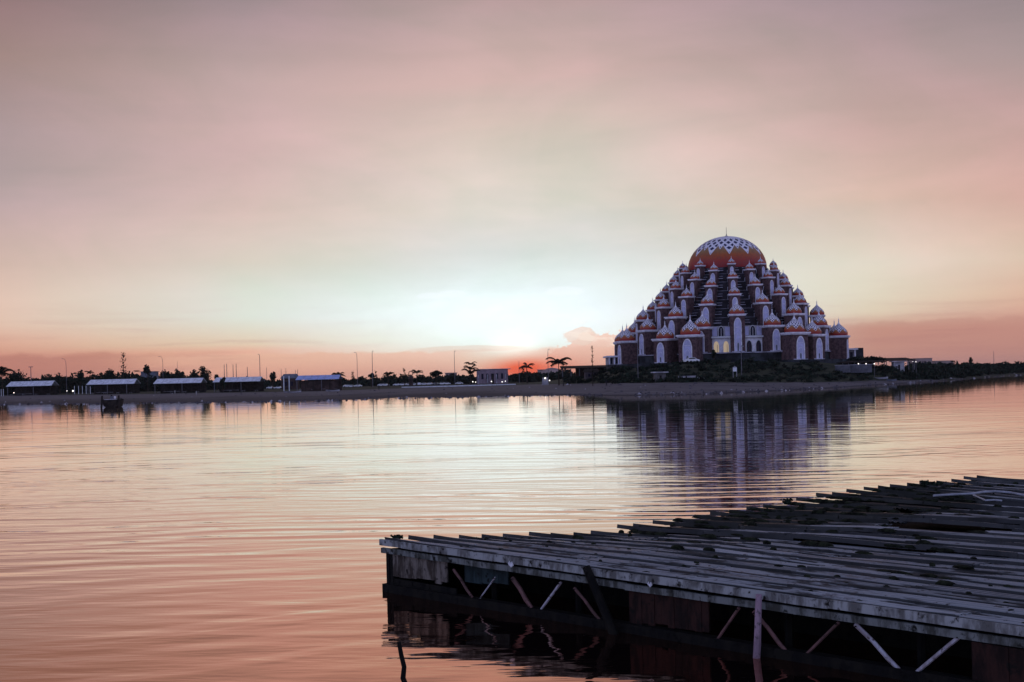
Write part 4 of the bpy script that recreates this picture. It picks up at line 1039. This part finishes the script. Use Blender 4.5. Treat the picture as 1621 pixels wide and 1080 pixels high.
for q in ((718, 902, 748, 946, redb, .06), (784, 914, 760, 947, whb, .03), (811, 915, 842, 963, redb, .09), (888, 922, 855, 967, whb, .05), (909, 931, 952, 984, redb, .06), (1170, 962, 1133, 1016, redb, .05), (1193, 968, 1250, 1037, redb, .07), (1328, 985, 1272, 1040, redb, .05), (1354, 988, 1431, 1067, whb, .07), (1521, 1006, 1446, 1068, whb, .06)):
    brace(*q)
# posts standing in the water in front of the eave
def wpost(x0, y0, x1, y1, out, r, m, label, name):
    wa, wb = wpx(x0, y0), wpx(x1, y1); a = A+uw*wa+nrm*out; b = A+uw*wb+nrm*out
    za = HC-ray(x0, y0)[1]*a.y; zb = HC-ray(x1, y1)[1]*b.y
    p0 = Vector((a.x, a.y, za)); p1 = Vector((b.x, b.y, zb)); d = (p1-p0)/(za-zb)
    p1 = p0+d*(za+.6); mid = p0.lerp(p1, .5)+Vector((.015, 0, 0))
    base = Vector((p1.x, p1.y, 0)); mb = MB(); mb.tube([p0-base, mid-base, p1-base], [r*.85, r, r*1.05], m, 9)
    o = mb.build(name); o.location = base; tag(o, label, 'post'); return o
wpost(941, 897, 990, 1018, .22, .085, soot, 'black leaning timber post crossing the eave of the shed', 'leaning_post')
wp = wpost(1213, 941, 1208, 1050, .20, .058, stained('pink_flaking_post', (.34, .24, .30), (.22, .16, .20), (.10, .08, .09), 5), 'upright post with flaking pinkish paint at the shed eave', 'upright_post')
# crooked stick left of the shed, in the water
b0 = atz(642, 1098, 0); mb = MB(); mb.tube([(0, 0, -.5), (.02, 0, .08), (-.03, 0, .22), (-.01, 0, .38), (-.05, .02, .55), (-.08, .02, .74)], [.045, .042, .04, .036, .034, .03], soot, 7)
o = mb.build('crooked_stick'); o.location = b0; tag(o, 'crooked dark stick rising from the water left of the shed', 'stick')
# piles under the roof
for i in range(9):
    for s_ in (0.6, 6, 12, 18, 23.5):
        pos = RP(s_, .3+i*2.3); q = MB(); q.tube([(pos.x-A.x, pos.y-A.y, -1), (pos.x-A.x, pos.y-A.y, pos.z-.12)], .07, soot, 6); q.build('pile', jetty)
mb = MB()
for s_ in (6, 12, 18, 23.5): mb.bar(loc(RP(s_, 0, -.16)), loc(RP(s_, ROOFL, -.16)), .1, .12, soot)
mb.build('purlin', jetty)
dk_ = MB(); ns_, nw_ = 30, 12  # dark sheet added under the roof to stop light showing through gaps
dk_.add([loc(RP(.25+(LV-.5)*i/ns_, .3+(ROOFL-.6)*j/nw_, -.24)) for i in range(ns_+1) for j in range(nw_+1)], [(i*(nw_+1)+j, i*(nw_+1)+j+1, (i+1)*(nw_+1)+j+1, (i+1)*(nw_+1)+j) for i in range(ns_) for j in range(nw_)], soot)
dko = dk_.build('gap_block_sheet', jetty); dko.modifiers.new('t', 'SOLIDIFY').thickness = .03
mb = MB()
sA, sB = .05, LV
n = 40
for i in range(n):
    s0_, s1_ = sA+(sB-sA)*i/n, sA+(sB-sA)*(i+1)/n
    a0, a1 = RP(s0_, .12), RP(s1_, .12); vs = [loc((a0.x, a0.y, -.3)), loc((a1.x, a1.y, -.3)), loc((a1.x, a1.y, a1.z-.12)), loc((a0.x, a0.y, a0.z-.12))]
    off = uw*.05; vs += [q+off for q in vs]; mb.add(vs, [(0, 1, 2, 3), (7, 6, 5, 4), (3, 2, 6, 7), (0, 4, 5, 1)], soot)
mb.build('unseen_end_wall', jetty)  # unseen wall along the hidden end, added to block light under the roof
# moss, tufts and debris on the roof
moss = mat('dark_moss', (.016, .020, .010), .95, .5, 6)
mb = MB(); rnd = random.Random(11)
def on_roof(px, py):
    s_ = w_ = 3.0; z = 1.0
    for _ in range(12):
        p_ = atz(px, py, z); d = p_-A; det = uw.x*vv.y-uw.y*vv.x
        w_ = (d.x*vv.y-d.y*vv.x)/det; s_ = (uw.x*d.y-uw.y*d.x)/det; z = roof_z(s_, w_)+.05
    return s_, w_
def lump(mb, s_, w_, r, h_, m, el=1.6):
    b = RP(s_, w_, .03); n = 7; vs = []
    for k_, (f1, f2) in enumerate(((1, -.2), (.8, .55), (.35, .95))):
        for j in range(n):
            a = 2*PI*j/n; rr = r*f1*rnd.uniform(.7, 1.3); vs.append(loc(b+uw*math.cos(a)*rr*el+vv*math.sin(a)*rr+Vector((0, 0, h_*f2))))
    mb.add(vs, [(k_*n+j, k_*n+(j+1) % n, (k_+1)*n+(j+1) % n, (k_+1)*n+j) for k_ in range(2) for j in range(n)]+[tuple(2*n+j for j in range(n))], m)
for i in range(420):
    if i < 170: s_, w_ = rnd.gauss(12.5, 3.2), abs(rnd.gauss(.8, 1.8))
    else: s_, w_ = rnd.uniform(2.5, LV-.3), rnd.uniform(.1, ROOFL-.5)
    if not (0.2 < s_ < LV-.2): continue
    s_ = round(s_/.62)*.62+rnd.uniform(-.06, .08); lump(mb, s_, w_, rnd.uniform(.03, .11), rnd.uniform(.02, .07), moss, rnd.uniform(1, 3.5))
for i in range(60):
    lump(mb, rnd.uniform(.1, 3), rnd.uniform(.1, ROOFL-.5), rnd.uniform(.015, .045), .03, moss, 2.2)
mb.build('moss_clumps', jetty)['kind'] = 'stuff'
def tuft(px, py, r, h_, label, n=40):
    s_, w_ = on_roof(px, py); b = RP(s_, w_, .03); mb = MB()
    for i in range(n):
        a = rnd.uniform(0, 2*PI); q = Vector((math.cos(a)*r*rnd.random()*.6, math.sin(a)*r*rnd.random()*.6, 0)); tip = q+Vector((math.cos(a)*r*rnd.random(), math.sin(a)*r*rnd.random(), h_*rnd.uniform(.4, 1))); sdv = Vector((-math.sin(a), math.cos(a), 0))*.018
        mb.add([q-sdv, q+sdv, tip], [(0, 1, 2)], leaf)
        c_ = q.lerp(tip, .8); mb.add([c_+Vector((.03, 0, 0)), c_+Vector((0, 0, .03)), c_-Vector((.03, 0, 0)), c_-Vector((0, .01, .03))], [(0, 1, 2, 3)], leaf)
    o = mb.build('weed_tuft'); o.location = b; tag(o, label, 'plant', 'weeds rooted on the shed roof')
tuft(629, 853, .10, .11, 'small green weed tuft on the near left corner of the shed roof', 60)
tuft(1247, 797, .14, .17, 'weed sticking up on the far roof edge, leftmost of three')
tuft(1464, 769, .12, .20, 'thin weed standing up on the far roof edge, middle of three')
tuft(1479, 769, .20, .14, 'low bushy weed on the far roof edge, rightmost of three', 60)
# pale hose lying on the roof
def roof_path(pp, lift=.12): return [(lambda q: RP(q[0], q[1], lift))(on_roof(x, y)) for x, y in pp]
pp = roof_path([(1478, 789), (1510, 787), (1541, 785.5), (1556, 783), (1575, 782), (1600, 784), (1625, 789), (1650, 796)]); b = pp[0].copy()
hm = mat('pale_hose', (.36, .37, .42), .5, .15, 3)
mb = MB(); mb.tube([q-b for q in pp], .03, hm, 7); o = mb.build('pale_hose'); o.location = b; tag(o, 'pale bent hose lying across the far right of the shed roof', 'hose')
pp = roof_path([(1541, 788), (1552, 793), (1560, 796.5), (1574, 796), (1586, 797)]); b = pp[0].copy()
mb = MB(); mb.tube([q-b for q in pp], .022, hm, 6); o = mb.build('hose_piece'); o.location = b; tag(o, 'short pale hose piece branching below the bent hose', 'hose')
# white rag on the eave
def rag(px, py, s_, label):
    w_ = wpx(px, py); b = A+uw*w_+nrm*.1; z = HC-ray(px, py)[1]*b.y; mb = MB(); vs = []
    for i in range(5):
        for j in range(4): vs.append(uw*(s_*(i/4-.5))+Vector((0, 0, s_*.8*(.5-j/3)))+nrm*(.03*math.sin(i*2+j)+.01*j)+Vector((0, 0, .02*math.cos(i*3))))
    mb.add(vs, [(i*4+j, i*4+j+1, (i+1)*4+j+1, (i+1)*4+j) for i in range(4) for j in range(3)], white); o = mb.build('white_rag'); o.location = (b.x, b.y, z)
    so_ = o.modifiers.new('t', 'SOLIDIFY'); so_.thickness = .006; tag(o, label, 'rag', 'rags caught on the eave')
rag(816, 893, .10, 'white rag caught on the eave left of the leaning post')
rag(1036, 925, .07, 'small white scrap on the eave right of the leaning post')

# ------------------------------------------------------------------ evening air
if HAZE:
    hz = MB(); hm_ = bpy.data.materials.new('evening_air'); hm_.use_nodes = True; t = hm_.node_tree; t.nodes.clear()
    pv = t.nodes.new('ShaderNodeVolumePrincipled'); pv.inputs['Color'].default_value = (.95, .86, .84, 1); pv.inputs['Density'].default_value = HAZE; pv.inputs['Anisotropy'].default_value = .2
    oo = t.nodes.new('ShaderNodeOutputMaterial'); t.links.new(pv.outputs[0], oo.inputs['Volume'])
    hz.box((0, 4600, 27), (19000, 9600, 60), hm_); tag(hz.build('haze'), kind='stuff')
